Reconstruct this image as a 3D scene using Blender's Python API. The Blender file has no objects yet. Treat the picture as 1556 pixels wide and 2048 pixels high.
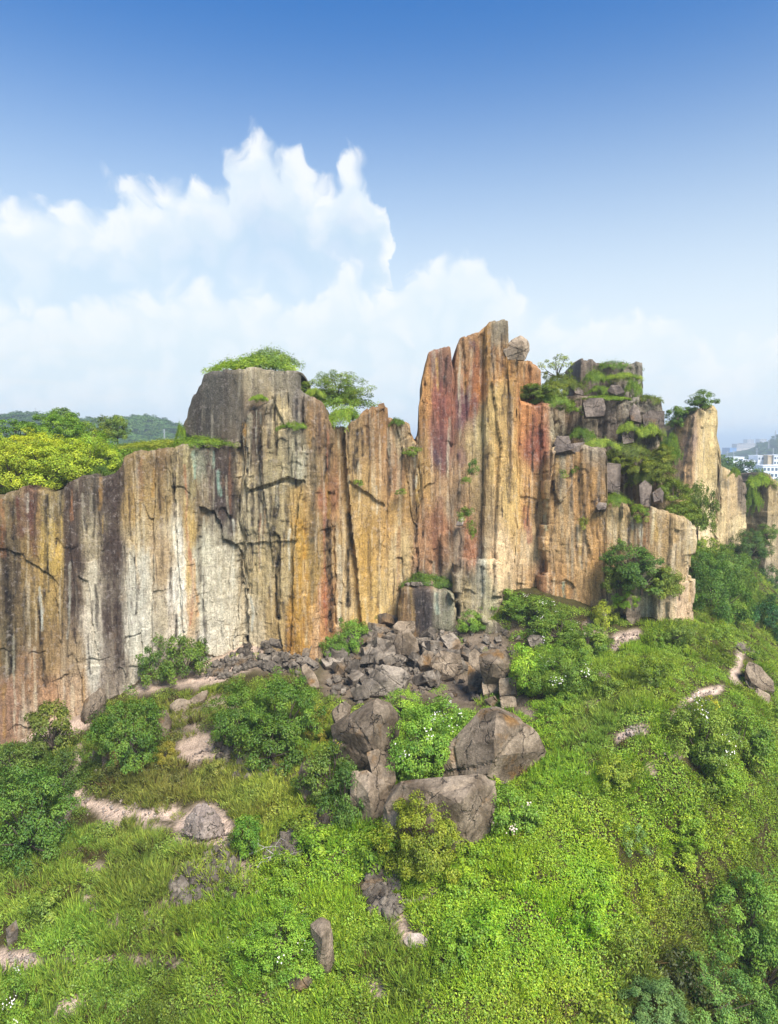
import bpy, bmesh, math, random
import numpy as np
from mathutils import Vector, Matrix, Euler
from mathutils.kdtree import KDTree

SC = bpy.context.scene
COL = SC.collection
RNG = np.random.default_rng(7)
random.seed(7)

# ------------------------------------------------------------------ camera
CAMZ = 22.0
FPX = 1400.0                 # focal length in photo pixels (photo 1556 x 2048)
PITCH = math.atan((1024 - 885) / FPX)
cam_d = bpy.data.cameras.new('camera')
cam_d.sensor_fit = 'VERTICAL'
cam_d.sensor_height = 24.0
cam_d.lens = 24.0 * FPX / 2048.0
cam_d.clip_start = 0.5
cam_d.clip_end = 40000
cam = bpy.data.objects.new('camera', cam_d)
COL.objects.link(cam)
cam.location = (0, 0, CAMZ)
cam.rotation_euler = (math.pi / 2 - PITCH, 0, 0)
SC.camera = cam

# ------------------------------------------------------------------ render / exposure
SC.view_settings.view_transform = 'Standard'
SC.view_settings.look = 'None'
SC.view_settings.exposure = 0.76
SC.view_settings.gamma = 1.0
SC.view_settings.use_curve_mapping = False
cy = SC.cycles
cy.max_bounces = 5
cy.diffuse_bounces = 3
cy.glossy_bounces = 1
cy.transmission_bounces = 3
cy.transparent_max_bounces = 4
cy.volume_bounces = 0
cy.use_denoising = True
cy.use_adaptive_sampling = True
cy.adaptive_threshold = 0.02
cy.caustics_reflective = False
cy.caustics_refractive = False

# ------------------------------------------------------------------ sun
SUN_EL, SUN_AZ = math.radians(50), math.radians(150)      # azimuth clockwise from +Y (the view direction): behind, to the right
sun_d = bpy.data.lights.new('sun', 'SUN')
sun_d.energy = 4.9
sun_d.angle = math.radians(22)
sun_d.color = (1.0, 0.965, 0.91)
sun = bpy.data.objects.new('sun', sun_d)
COL.objects.link(sun)
sdir = Vector((math.sin(SUN_AZ) * math.cos(SUN_EL), math.cos(SUN_AZ) * math.cos(SUN_EL), math.sin(SUN_EL)))
sun.rotation_euler = sdir.to_track_quat('Z', 'Y').to_euler()
sun.location = (0, -40, 90)

# ------------------------------------------------------------------ node helper
class NT:
    def __init__(s, tree):
        s.t = tree; s.n = tree.nodes; s.l = tree.links
    def add(s, kind, **kw):
        n = s.n.new(kind)
        for k, v in kw.items():
            setattr(n, k, v)
        return n
    def put(s, sock, v):
        if hasattr(v, 'is_output'):
            s.l.new(v, sock)
        else:
            sock.default_value = v
    def math(s, op, a, b=None, c=None, clamp=False):
        n = s.add('ShaderNodeMath', operation=op, use_clamp=clamp)
        s.put(n.inputs[0], a)
        if b is not None: s.put(n.inputs[1], b)
        if c is not None: s.put(n.inputs[2], c)
        return n.outputs[0]
    def vmath(s, op, a, b=None):
        n = s.add('ShaderNodeVectorMath', operation=op)
        s.put(n.inputs[0], a)
        if b is not None: s.put(n.inputs[1], b)
        return n.outputs[0]
    def mix(s, f, a, b, mode='MIX', clamp=False):
        n = s.add('ShaderNodeMix', data_type='RGBA', blend_type=mode, clamp_result=clamp)
        s.put(n.inputs[0], f); s.put(n.inputs[6], a); s.put(n.inputs[7], b)
        return n.outputs[2]
    def smooth(s, v, a, b, c=0.0, d=1.0):
        n = s.add('ShaderNodeMapRange', interpolation_type='SMOOTHSTEP')
        s.put(n.inputs[0], v)
        for i, q in enumerate((a, b, c, d)): s.put(n.inputs[i + 1], q)
        return n.outputs[0]
    def lin(s, v, a, b, c=0.0, d=1.0):
        n = s.add('ShaderNodeMapRange')
        s.put(n.inputs[0], v)
        for i, q in enumerate((a, b, c, d)): s.put(n.inputs[i + 1], q)
        return n.outputs[0]
    def noise(s, vec, scale, detail=4.0, rough=0.55, dist=0.0):
        n = s.add('ShaderNodeTexNoise')
        s.put(n.inputs['Vector'], vec)
        n.inputs['Scale'].default_value = scale
        n.inputs['Detail'].default_value = detail
        n.inputs['Roughness'].default_value = rough
        n.inputs['Distortion'].default_value = dist
        return n
    def ramp(s, v, stops, interp='LINEAR'):
        n = s.add('ShaderNodeValToRGB')
        n.color_ramp.interpolation = interp
        e = n.color_ramp.elements
        while len(e) < len(stops): e.new(0.5)
        for q, (p, c) in zip(e, stops):
            q.position = p; q.color = (*c[:3], 1)
        s.put(n.inputs[0], v)
        return n.outputs[0]

def lin(c):
    c = np.asarray(c, float) / 255.0
    return np.where(c <= 0.04045, c / 12.92, ((c + 0.055) / 1.055) ** 2.4)

# ------------------------------------------------------------------ projection helpers
CP, SP = math.cos(PITCH), math.sin(PITCH)
def ray(x, y):
    a = (np.asarray(x, float) - 778) / FPX
    b = (1024 - np.asarray(y, float)) / FPX
    return a, CP + b * SP, -SP + b * CP
def at(x, y, Y):
    a, dy, dz = ray(x, y)
    return Vector((float(a / dy * Y), float(Y), float(CAMZ + dz / dy * Y)))
def zat(x, y, Y):
    a, dy, dz = ray(x, y)
    return CAMZ + dz / dy * Y
def on_z(x, y, z):
    a, dy, dz = ray(x, y)
    t = (z - CAMZ) / dz
    return Vector((float(a * t), float(dy * t), float(z)))
def proj(X, Y, Z):
    zc = np.asarray(Z) - CAMZ
    dep = Y * CP - zc * SP
    up = Y * SP + zc * CP
    return 778 + FPX * X / dep, 1024 - FPX * up / dep

# ------------------------------------------------------------------ world sky
def build_world():
    w = bpy.data.worlds.new('World')
    SC.world = w
    w.use_nodes = True
    g = NT(w.node_tree)
    g.n.clear()
    out = g.add('ShaderNodeOutputWorld')
    bg = g.add('ShaderNodeBackground')
    bg.inputs[1].default_value = 0.094
    g.l.new(bg.outputs[0], out.inputs[0])
    sky = g.add('ShaderNodeTexSky', sky_type='NISHITA')
    sky.sun_disc = False
    sky.sun_elevation = SUN_EL
    sky.sun_rotation = SUN_AZ
    sky.altitude = 100
    sky.air_density = 1.0
    sky.dust_density = 0.6
    sky.ozone_density = 2.6
    tc = g.add('ShaderNodeTexCoord')
    d = g.vmath('NORMALIZE', tc.outputs['Generated'])
    sep = g.add('ShaderNodeSeparateXYZ'); g.put(sep.inputs[0], d)
    dx, dy, dz = sep.outputs
    el = g.math('ARCSINE', dz)
    az = g.math('ARCTAN2', dx, dy)
    # deep polarised blue overhead
    hs = g.add('ShaderNodeHueSaturation')
    g.put(hs.inputs['Color'], sky.outputs[0])
    hs.inputs['Saturation'].default_value = 1.2
    hs.inputs['Value'].default_value = 1.0
    elev = g.smooth(el, 0.20, 0.62)
    deep = g.mix(elev, (0.62, 1.0, 1.08, 1), (0.38, 0.88, 1.20, 1))
    blue = g.mix(1.0, hs.outputs[0], deep, 'MULTIPLY')
    # coordinates for the clouds: angles on the sky
    p = g.add('ShaderNodeCombineXYZ'); g.put(p.inputs[0], az); g.put(p.inputs[1], el)
    P = p.outputs[0]
    def warp(vec, scale, amp, detail):
        n = g.noise(vec, scale, detail, 0.55); n.noise_dimensions = '2D'
        c0 = g.vmath('SUBTRACT', n.outputs['Color'], (0.5, 0.5, 0.5))
        sc_ = g.add('ShaderNodeVectorMath', operation='SCALE'); g.put(sc_.inputs[0], c0); sc_.inputs['Scale'].default_value = amp
        return g.vmath('ADD', vec, sc_.outputs[0]), n
    Pw, n_big = warp(P, 13.0, 0.058, 2.0)
    Pw, n_mid = warp(Pw, 38.0, 0.023, 3.0)
    Pw, n_fine = warp(Pw, 120.0, 0.006, 3.0)
    sepw = g.add('ShaderNodeSeparateXYZ'); g.put(sepw.inputs[0], Pw)
    azw, elw = sepw.outputs[0], sepw.outputs[1]
    vor = g.add('ShaderNodeTexVoronoi', feature='SMOOTH_F1', voronoi_dimensions='2D')
    g.put(vor.inputs['Vector'], Pw)
    vor.inputs['Scale'].default_value = 26.0
    vor.inputs['Smoothness'].default_value = 0.35
    billow = g.math('SUBTRACT', 0.42, vor.outputs['Distance'])            # bumps of the cumulus heads
    mid0 = g.math('SUBTRACT', n_mid.outputs['Fac'], 0.5)
    rough = g.math('ADD', g.math('MULTIPLY', billow, 0.042), g.math('MULTIPLY', mid0, 0.02))
    def edge_curve(pts, rest):
        # pts: photo pixels along the top of a cloud bank; returns its elevation as a function of azimuth
        n = g.add('ShaderNodeFloatCurve')
        A0, A1 = -0.75, 0.75
        c = n.mapping.curves[0]
        q = []
        for (x, y) in pts:
            a, b, cc = ray(x, y)
            az_ = math.atan2(a, b); el_ = math.asin(cc / math.sqrt(a * a + b * b + cc * cc))
            q.append(((az_ - A0) / (A1 - A0), min(max((el_ + 0.2) / 0.8, 0), 1)))
        q = [(0.0, rest)] + q + [(1.0, rest)]
        while len(c.points) < len(q): c.points.new(0.5, 0.5)
        for pt, (u, v) in zip(c.points, q):
            pt.location = (u, v); pt.handle_type = 'AUTO_CLAMPED'
        n.mapping.update()
        g.put(n.inputs['Value'], g.lin(azw, A0, A1, 0.0, 1.0))
        return g.math('SUBTRACT', g.math('MULTIPLY', n.outputs[0], 0.8), 0.2)
    def layer(pts, rest, soft, fade0, fade1, thin):
        e = edge_curve(pts, rest)
        t = g.math('ADD', g.math('SUBTRACT', e, elw), rough)
        a = g.smooth(t, 0.0, soft)
        deepf = g.smooth(t, fade0, fade1, 1.0, thin)
        return t, g.math('MULTIPLY', a, deepf)
    # upper bank
    t1, a1 = layer([(-250, 420), (-100, 395), (0, 378), (90, 385), (160, 385), (230, 372), (310, 355), (350, 338), (420, 330), (452, 322), (462, 290), (490, 280),
                    (540, 276), (590, 288), (622, 322), (645, 345), (664, 338), (680, 306), (705, 296), (740, 318), (758, 352), (768, 400), (778, 470),
                    (795, 600), (880, 760), (1200, 880), (1556, 880), (1800, 880)], 0.42, 0.032, 0.035, 0.16, 0.36)
    # lower bank
    t2, a2 = layer([(-250, 600), (0, 590), (200, 580), (330, 560), (450, 560), (560, 590), (640, 565), (680, 530), (725, 530), (760, 570), (805, 545),
                    (825, 500), (870, 490), (920, 480), (965, 500), (985, 540), (1025, 545), (1045, 590), (1080, 618), (1150, 612), (1250, 606),
                    (1330, 620), (1385, 655), (1450, 690), (1520, 660), (1600, 650), (1800, 640)], 0.50, 0.036, 0.05, 0.14, 0.62)
    # brighter, whiter sky towards the horizon
    hz = g.smooth(el, 0.05, 0.62, 1.0, 0.0)
    hz = g.math('POWER', hz, 1.5)
    base = g.mix(g.math('MULTIPLY', hz, 0.97), blue, (5.85, 6.25, 6.45, 1))
    # thin cirrus streaks low down
    st = g.noise(g.vmath('MULTIPLY', P, (3.0, 30.0, 1.0)), 2.0, 3.0, 0.55); st.noise_dimensions = '2D'
    veil = g.math('MULTIPLY', g.smooth(st.outputs['Fac'], 0.45, 0.72), g.smooth(el, 0.02, 0.22, 0.30, 0.0))
    lum1 = g.math('ADD', g.math('MULTIPLY', g.smooth(rough, -0.012, 0.015), 0.55), g.math('MULTIPLY', g.smooth(t1, 0.02, 0.13, 1.0, 0.0), 0.55))
    c1 = g.mix(g.math('MINIMUM', lum1, 1.0), (4.1, 5.2, 6.1, 1), (6.3, 6.5, 6.65, 1))
    lum2 = g.math('ADD', g.math('MULTIPLY', g.smooth(rough, -0.012, 0.015), 0.5), g.math('MULTIPLY', g.smooth(t2, 0.0, 0.10, 1.0, 0.0), 0.6))
    c2 = g.mix(g.math('MINIMUM', lum2, 1.0), (5.0, 5.8, 6.25, 1), (6.3, 6.5, 6.6, 1))
    c = g.mix(g.math('MULTIPLY', a1, 0.94), base, c1)
    c = g.mix(g.math('MULTIPLY', a2, 0.9), c, c2)
    c = g.mix(veil, c, (6.2, 6.15, 6.0, 1))
    # below the horizon: dull ground light
    c = g.mix(g.smooth(el, -0.04, 0.0), (2.2, 2.4, 2.2, 1), c)
    g.put(bg.inputs[0], c)
    w.cycles.sampling_method = 'MANUAL'
    w.cycles.sample_map_resolution = 512
build_world()

# ------------------------------------------------------------------ numpy noise
def _h(ix, iy, seed):
    ix = ix.astype(np.int64); iy = iy.astype(np.int64)
    h = (ix * 374761393 + iy * 668265263 + seed * 974711) & 0xFFFFFFFF
    h = ((h ^ (h >> 13)) * 1274126177) & 0xFFFFFFFF
    h = ((h ^ (h >> 16)) * 2246822519) & 0xFFFFFFFF
    return ((h ^ (h >> 15)) & 0xFFFFFF) / float(0xFFFFFF)
def vnoise(x, y, seed=0):
    x = np.asarray(x, float); y = np.asarray(y, float)
    ix, iy = np.floor(x), np.floor(y)
    fx, fy = x - ix, y - iy
    fx = fx * fx * fx * (fx * (fx * 6 - 15) + 10); fy = fy * fy * fy * (fy * (fy * 6 - 15) + 10)
    a, b = _h(ix, iy, seed), _h(ix + 1, iy, seed)
    c, d = _h(ix, iy + 1, seed), _h(ix + 1, iy + 1, seed)
    return (a + (b - a) * fx) * (1 - fy) + (c + (d - c) * fx) * fy
def fbm(x, y, seed=0, oct=4, gain=0.5):
    s, a, t = 0.0, 1.0, 0.0
    for o in range(oct):
        s = s + a * (vnoise(x * 2 ** o, y * 2 ** o, seed + o * 17) - 0.5)
        t += a; a *= gain
    return s / t * 2           # about -1..1
def worley(x, y, seed=0, jit=0.9):
    """distance to the nearest and second cell point, the cell's two random numbers and the offset from its point"""
    ix, iy = np.floor(x), np.floor(y)
    f1 = np.full(x.shape, 9.0); f2 = np.full(x.shape, 9.0)
    r1 = np.zeros(x.shape); r2 = np.zeros(x.shape); ox = np.zeros(x.shape); oy = np.zeros(x.shape)
    for a in (-1, 0, 1):
        for b in (-1, 0, 1):
            cx, cyy = ix + a, iy + b
            px = cx + 0.5 + (_h(cx, cyy, seed) - 0.5) * jit
            py = cyy + 0.5 + (_h(cx, cyy, seed + 5) - 0.5) * jit
            d = np.hypot(x - px, y - py)
            near = d < f1
            f2 = np.where(near, f1, np.minimum(f2, d))
            f1 = np.where(near, d, f1)
            r1 = np.where(near, _h(cx, cyy, seed + 11), r1); r2 = np.where(near, _h(cx, cyy, seed + 23), r2)
            ox = np.where(near, x - px, ox); oy = np.where(near, y - py, oy)
    return f1, f2, r1, r2, ox, oy
def sstep(x, a, b):
    t = np.clip((x - a) / (b - a), 0, 1)
    return t * t * (3 - 2 * t)
def in_poly(px, py, poly):
    inside = np.zeros(px.shape, bool)
    n = len(poly)
    for i in range(n):
        x0, y0 = poly[i]; x1, y1 = poly[(i + 1) % n]
        if y0 == y1: continue
        c = ((y0 > py) != (y1 > py)) & (px < (x1 - x0) * (py - y0) / (y1 - y0) + x0)
        inside ^= c
    return inside
def seg_dist(px, py, pts):
    """distance to a polyline, and the parameter 0..1 along it"""
    best = np.full(px.shape, 1e9); par = np.zeros(px.shape)
    n = len(pts) - 1
    for i in range(n):
        (x0, y0), (x1, y1) = pts[i], pts[i + 1]
        dx, dy = x1 - x0, y1 - y0
        t = np.clip(((px - x0) * dx + (py - y0) * dy) / (dx * dx + dy * dy + 1e-9), 0, 1)
        d = np.hypot(px - x0 - t * dx, py - y0 - t * dy)
        m = d < best
        best = np.where(m, d, best); par = np.where(m, (i + t) / n, par)
    return best, par

# ------------------------------------------------------------------ object helpers
def new_obj(name, me, mat=None, parent=None):
    o = bpy.data.objects.new(name, me)
    COL.objects.link(o)
    if mat is not None and me is not None and not me.materials: me.materials.append(mat)
    if parent is not None: o.parent = parent
    return o
def tag(o, label=None, cat=None, group=None, kind=None):
    if label: o['label'] = label
    if cat: o['category'] = cat
    if group: o['group'] = group
    if kind: o['kind'] = kind
    return o
def empty(name, loc, rz=0.0):
    o = bpy.data.objects.new(name, None)
    COL.objects.link(o)
    o.location = loc; o.rotation_euler = (0, 0, rz)
    o.empty_display_size = 0.3
    return o
def mesh_np(name, co, faces, smooth=False):
    """faces: int array (n,3) or (n,4)"""
    co = np.asarray(co, np.float32); faces = np.asarray(faces, np.int32)
    me = bpy.data.meshes.new(name)
    k = faces.shape[1]
    me.vertices.add(len(co)); me.vertices.foreach_set('co', co.ravel())
    me.loops.add(faces.size); me.loops.foreach_set('vertex_index', faces.ravel())
    me.polygons.add(len(faces))
    me.polygons.foreach_set('loop_start', np.arange(0, faces.size, k, dtype=np.int32))
    me.polygons.foreach_set('loop_total', np.full(len(faces), k, np.int32))
    if smooth: me.polygons.foreach_set('use_smooth', np.ones(len(faces), bool))
    me.update(calc_edges=True)
    return me
def set_col(me, rgb, name='col', alpha=1.0):
    a = me.color_attributes.new(name, 'FLOAT_COLOR', 'POINT')
    q = np.full((len(me.vertices), 4), alpha, np.float32); q[:, :3] = rgb
    a.data.foreach_set('color', q.ravel())
def grid_faces(nr, nc):
    i = np.arange(nr * nc).reshape(nr, nc)
    return np.stack([i[:-1, :-1], i[:-1, 1:], i[1:, 1:], i[1:, :-1]], -1).reshape(-1, 4)
# ------------------------------------------------------------------ materials
def mat_new(name):
    m = bpy.data.materials.new(name)
    m.use_nodes = True
    g = NT(m.node_tree)
    g.n.clear()
    out = g.add('ShaderNodeOutputMaterial')
    return m, g, out
def principled(g, out, col, rough=0.9, bump=None, spec=0.15):
    b = g.add('ShaderNodeBsdfPrincipled')
    g.put(b.inputs['Base Color'], col)
    g.put(b.inputs['Roughness'], rough)
    b.inputs['Specular IOR Level'].default_value = spec
    if bump is not None: g.l.new(bump, b.inputs['Normal'])
    g.l.new(b.outputs[0], out.inputs[0])
    return b
def bump_of(g, h, dist, strength=1.0):
    b = g.add('ShaderNodeBump')
    b.inputs['Distance'].default_value = dist
    b.inputs['Strength'].default_value = strength
    g.put(b.inputs['Height'], h)
    return b.outputs[0]

def mat_cliff():
    m, g, out = mat_new('cliff_rock')
    at_ = g.add('ShaderNodeAttribute', attribute_name='col')
    tc = g.add('ShaderNodeTexCoord')
    P = tc.outputs['Object']
    v = g.vmath('MULTIPLY', P, (1.0, 1.0, 0.10))
    streak = g.noise(v, 4.2, 4.0, 0.62)
    v2 = g.vmath('MULTIPLY', P, (1.0, 1.0, 0.22))
    streak2 = g.noise(v2, 11.0, 3.0, 0.65)
    grain = g.noise(P, 7.0, 4.0, 0.68)
    speck = g.noise(P, 26.0, 2.0, 0.7)
    c = at_.outputs['Color']
    sa = at_.outputs['Alpha']
    k = g.math('ADD', g.math('MULTIPLY', g.lin(streak.outputs['Fac'], 0.3, 0.7, -0.20, 0.20), sa), g.math('MULTIPLY', g.lin(streak2.outputs['Fac'], 0.3, 0.7, -0.13, 0.13), sa))
    k = g.math('ADD', k, 1.0)
    k = g.math('ADD', k, g.lin(grain.outputs['Fac'], 0.3, 0.7, -0.38, 0.38))
    k = g.math('ADD', k, g.lin(speck.outputs['Fac'], 0.3, 0.7, -0.30, 0.30))
    k = g.math('MAXIMUM', k, 0.18)
    kk = g.add('ShaderNodeCombineColor')
    for i in range(3): g.put(kk.inputs[i], k)
    c = g.mix(1.0, c, kk.outputs[0], 'MULTIPLY')
    # rusty and pale mineral blotches
    bl = g.noise(g.vmath('MULTIPLY', P, (1, 1, 0.45)), 1.7, 4.0, 0.66)
    c = g.mix(g.smooth(bl.outputs['Fac'], 0.58, 0.72, 0.0, 0.30), c, g.mix(0.5, c, (0.30, 0.15, 0.04, 1)))
    bl2 = g.noise(g.vmath('ADD', P, (31, 7, 3)), 2.3, 5.0, 0.70)
    c = g.mix(g.smooth(bl2.outputs['Fac'], 0.54, 0.66, 0.0, 0.55), c, g.mix(0.45, c, (0.50, 0.42, 0.36, 1)))
    dk = g.noise(g.vmath('MULTIPLY', g.vmath('ADD', P, (3, 17, 9)), (1, 1, 0.07)), 3.1, 3.0, 0.6)
    c = g.mix(g.math('MULTIPLY', g.smooth(dk.outputs['Fac'], 0.60, 0.70, 0.0, 0.55), sa), c, (0.05, 0.030, 0.024, 1))
    # joints and hairline cracks
    vo = g.add('ShaderNodeTexVoronoi', feature='DISTANCE_TO_EDGE')
    wp = g.noise(P, 1.3, 3.0)
    wsc = g.add('ShaderNodeVectorMath', operation='SCALE'); g.put(wsc.inputs[0], wp.outputs['Color']); wsc.inputs['Scale'].default_value = 0.8
    g.put(vo.inputs['Vector'], g.vmath('ADD', g.vmath('MULTIPLY', P, (1.0, 0.2, 0.34)), wsc.outputs[0]))
    vo.inputs['Scale'].default_value = 0.95
    line = g.smooth(vo.outputs['Distance'], 0.0, 0.014, 1.0, 0.0)
    msk = g.smooth(g.noise(P, 0.55, 3.0).outputs['Fac'], 0.47, 0.60)
    line = g.math('MULTIPLY', line, msk)
    c = g.mix(g.math('MULTIPLY', line, 0.35), c, (0.035, 0.026, 0.02, 1))
    h = g.math('ADD', g.math('MULTIPLY', grain.outputs['Fac'], 0.9), g.math('MULTIPLY', streak.outputs['Fac'], 0.35))
    h = g.math('ADD', h, g.math('MULTIPLY', speck.outputs['Fac'], 0.35))
    h = g.math('SUBTRACT', h, g.math('MULTIPLY', line, 0.6))
    principled(g, out, c, 0.92, bump_of(g, h, 0.15, 0.9))
    return m

def mat_boulder(name, base, lightc, rust, amt):
    m, g, out = mat_new(name)
    tc = g.add('ShaderNodeTexCoord')
    geo = g.add('ShaderNodeNewGeometry')
    oi = g.add('ShaderNodeObjectInfo')
    P = geo.outputs['Position']
    n1 = g.noise(P, 0.55, 6.0, 0.62, 0.5)
    n2 = g.noise(P, 5.0, 6.0, 0.68)
    n3 = g.noise(g.vmath('MULTIPLY', P, (1, 1, 0.2)), 3.0, 5.0, 0.65)
    c = g.mix(g.smooth(n1.outputs['Fac'], 0.36, 0.64), base, lightc)
    c = g.mix(g.smooth(g.noise(g.vmath('ADD', P, (9, 3, 5)), 0.42, 5.0, 0.6).outputs['Fac'], 0.56, 0.68, 0.0, amt), c, rust)
    k = g.math('ADD', g.lin(n2.outputs['Fac'], 0.3, 0.7, 0.62, 1.38), g.lin(n3.outputs['Fac'], 0.3, 0.7, -0.22, 0.22))
    k = g.math('MULTIPLY', k, g.lin(oi.outputs['Random'], 0, 1, 0.75, 1.25))
    kk = g.add('ShaderNodeCombineColor')
    for i in range(3): g.put(kk.inputs[i], k)
    c = g.mix(1.0, c, kk.outputs[0], 'MULTIPLY')
    # dark lichen specks
    sp = g.noise(P, 17.0, 4.0, 0.7)
    c = g.mix(g.smooth(sp.outputs['Fac'], 0.60, 0.68, 0.0, 0.5), c, (0.05, 0.042, 0.038, 1))
    vo = g.add('ShaderNodeTexVoronoi', feature='DISTANCE_TO_EDGE')
    wq = g.noise(P, 0.9, 3.0)
    g.put(vo.inputs['Vector'], g.vmath('ADD', g.vmath('MULTIPLY', P, (1.0, 0.7, 0.55)), wq.outputs['Color']))
    vo.inputs['Scale'].default_value = 0.55
    line = g.math('MULTIPLY', g.smooth(vo.outputs['Distance'], 0.0, 0.022, 1.0, 0.0), g.smooth(wq.outputs['Fac'], 0.42, 0.55))
    c = g.mix(g.math('MULTIPLY', line, 0.6), c, (0.03, 0.024, 0.02, 1))
    h = g.math('ADD', n2.outputs['Fac'], g.math('MULTIPLY', sp.outputs['Fac'], 0.5))
    h = g.math('SUBTRACT', h, line)
    principled(g, out, c, 0.9, bump_of(g, h, 0.12, 1.0))
    return m

def mat_ground():
    m, g, out = mat_new('soil')
    at_ = g.add('ShaderNodeAttribute', attribute_name='col')
    P = g.add('ShaderNodeNewGeometry').outputs['Position']
    n1 = g.noise(P, 1.3, 6.0, 0.65)
    n2 = g.noise(P, 9.0, 5.0, 0.7)
    k = g.math('ADD', g.lin(n1.outputs['Fac'], 0.3, 0.7, 0.7, 1.3), g.lin(n2.outputs['Fac'], 0.3, 0.7, -0.3, 0.3))
    kk = g.add('ShaderNodeCombineColor')
    for i in range(3): g.put(kk.inputs[i], k)
    c = g.mix(1.0, at_.outputs['Color'], kk.outputs[0], 'MULTIPLY')
    vo = g.add('ShaderNodeTexVoronoi'); g.put(vo.inputs['Vector'], P); vo.inputs['Scale'].default_value = 6.5
    h = g.math('ADD', g.math('MULTIPLY', n2.outputs['Fac'], 0.8), g.math('SUBTRACT', 1.0, vo.outputs['Distance']))
    principled(g, out, c, 0.95, bump_of(g, h, 0.10, 0.8), 0.05)
    return m

def mat_leaf(name, src, translucent=0.30, col=None):
    """src: 'OBJECT' takes the object's own colour, 'INSTANCER' the scattered point's tint"""
    m, g, out = mat_new(name)
    if src == 'OBJECT':
        base = g.add('ShaderNodeObjectInfo').outputs['Color']
    elif src == 'INSTANCER':
        base = g.add('ShaderNodeAttribute', attribute_name='tint', attribute_type='INSTANCER').outputs['Color']
    else:
        base = col
    geo = g.add('ShaderNodeNewGeometry')
    r = geo.outputs['Random Per Island']
    hs = g.add('ShaderNodeHueSaturation')
    g.put(hs.inputs['Color'], base)
    g.put(hs.inputs['Hue'], g.lin(r, 0, 1, 0.455, 0.502))
    r2 = g.math('FRACT', g.math('MULTIPLY', r, 7.31))
    cl = g.add('ShaderNodeAttribute', attribute_name='clump').outputs['Fac']        # each twig's own shade of green
    g.put(hs.inputs['Value'], g.math('MULTIPLY', g.lin(r2, 0, 1, 0.60, 1.30), g.lin(cl, 0, 1, 0.66, 1.34)))
    g.put(hs.inputs['Hue'], g.math('ADD', g.lin(r, 0, 1, 0.460, 0.500), g.lin(cl, 0, 1, 0.016, -0.016)))
    hs.inputs['Saturation'].default_value = 0.96
    d = g.add('ShaderNodeBsdfDiffuse'); g.put(d.inputs[0], hs.outputs[0])
    t = g.add('ShaderNodeBsdfTranslucent')
    g.put(t.inputs[0], g.mix(1.0, hs.outputs[0], (1.25, 1.15, 0.55, 1), 'MULTIPLY'))
    gl = g.add('ShaderNodeBsdfGlossy'); gl.inputs['Roughness'].default_value = 0.45
    gl.inputs['Color'].default_value = (0.9, 0.95, 1, 1)
    mx = g.add('ShaderNodeMixShader'); mx.inputs[0].default_value = translucent
    g.l.new(d.outputs[0], mx.inputs[1]); g.l.new(t.outputs[0], mx.inputs[2])
    mx2 = g.add('ShaderNodeMixShader'); mx2.inputs[0].default_value = 0.015
    g.l.new(mx.outputs[0], mx2.inputs[1]); g.l.new(gl.outputs[0], mx2.inputs[2])
    g.l.new(mx2.outputs[0], out.inputs[0])
    return m
def mat_plain(name, rgb, rough=0.85, var=0.25, scale=3.0, spec=0.2):
    m, g, out = mat_new(name)
    P = g.add('ShaderNodeNewGeometry').outputs['Position']
    n = g.noise(P, scale, 5.0, 0.6)
    k = g.lin(n.outputs['Fac'], 0.3, 0.7, 1 - var, 1 + var)
    kk = g.add('ShaderNodeCombineColor')
    for i in range(3): g.put(kk.inputs[i], k)
    principled(g, out, g.mix(1.0, (*rgb, 1), kk.outputs[0], 'MULTIPLY'), rough, None, spec)
    return m
M = {
    'cliff': mat_cliff(),
    'boulder': mat_boulder('boulder_rock', (0.120, 0.086, 0.054, 1), (0.31, 0.235, 0.160, 1), (0.23, 0.115, 0.03, 1), 0.8),
    'rubble': mat_boulder('rubble_rock', (0.095, 0.075, 0.055, 1), (0.27, 0.22, 0.165, 1), (0.22, 0.13, 0.055, 1), 0.6),
    'pale': mat_boulder('pale_rock', (0.26, 0.20, 0.16, 1), (0.46, 0.37, 0.30, 1), (0.25, 0.19, 0.14, 1), 0.5),
    'tanrock': mat_boulder('tan_rock', (0.20, 0.14, 0.085, 1), (0.40, 0.30, 0.20, 1), (0.26, 0.14, 0.05, 1), 0.7),
    'darkrock': mat_boulder('dark_rock', (0.075, 0.058, 0.047, 1), (0.19, 0.148, 0.115, 1), (0.17, 0.09, 0.035, 1), 0.6),
    'soil': mat_ground(),
    'leaf': mat_leaf('leaf', 'OBJECT'),
    'leafi': mat_leaf('ground_leaf', 'INSTANCER'),
    'bark': mat_plain('bark', (0.10, 0.075, 0.055), 0.95, 0.35, 8.0, 0.05),
    'petal': mat_plain('petal', (0.78, 0.72, 0.64), 0.8, 0.15, 9.0, 0.1),
    'pinkpetal': mat_plain('pink_petal', (0.76, 0.58, 0.52), 0.8, 0.15, 9.0, 0.1),
    'yellowpetal': mat_plain('yellow_petal', (0.55, 0.42, 0.03), 0.8, 0.2, 9.0, 0.1),
}

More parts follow.
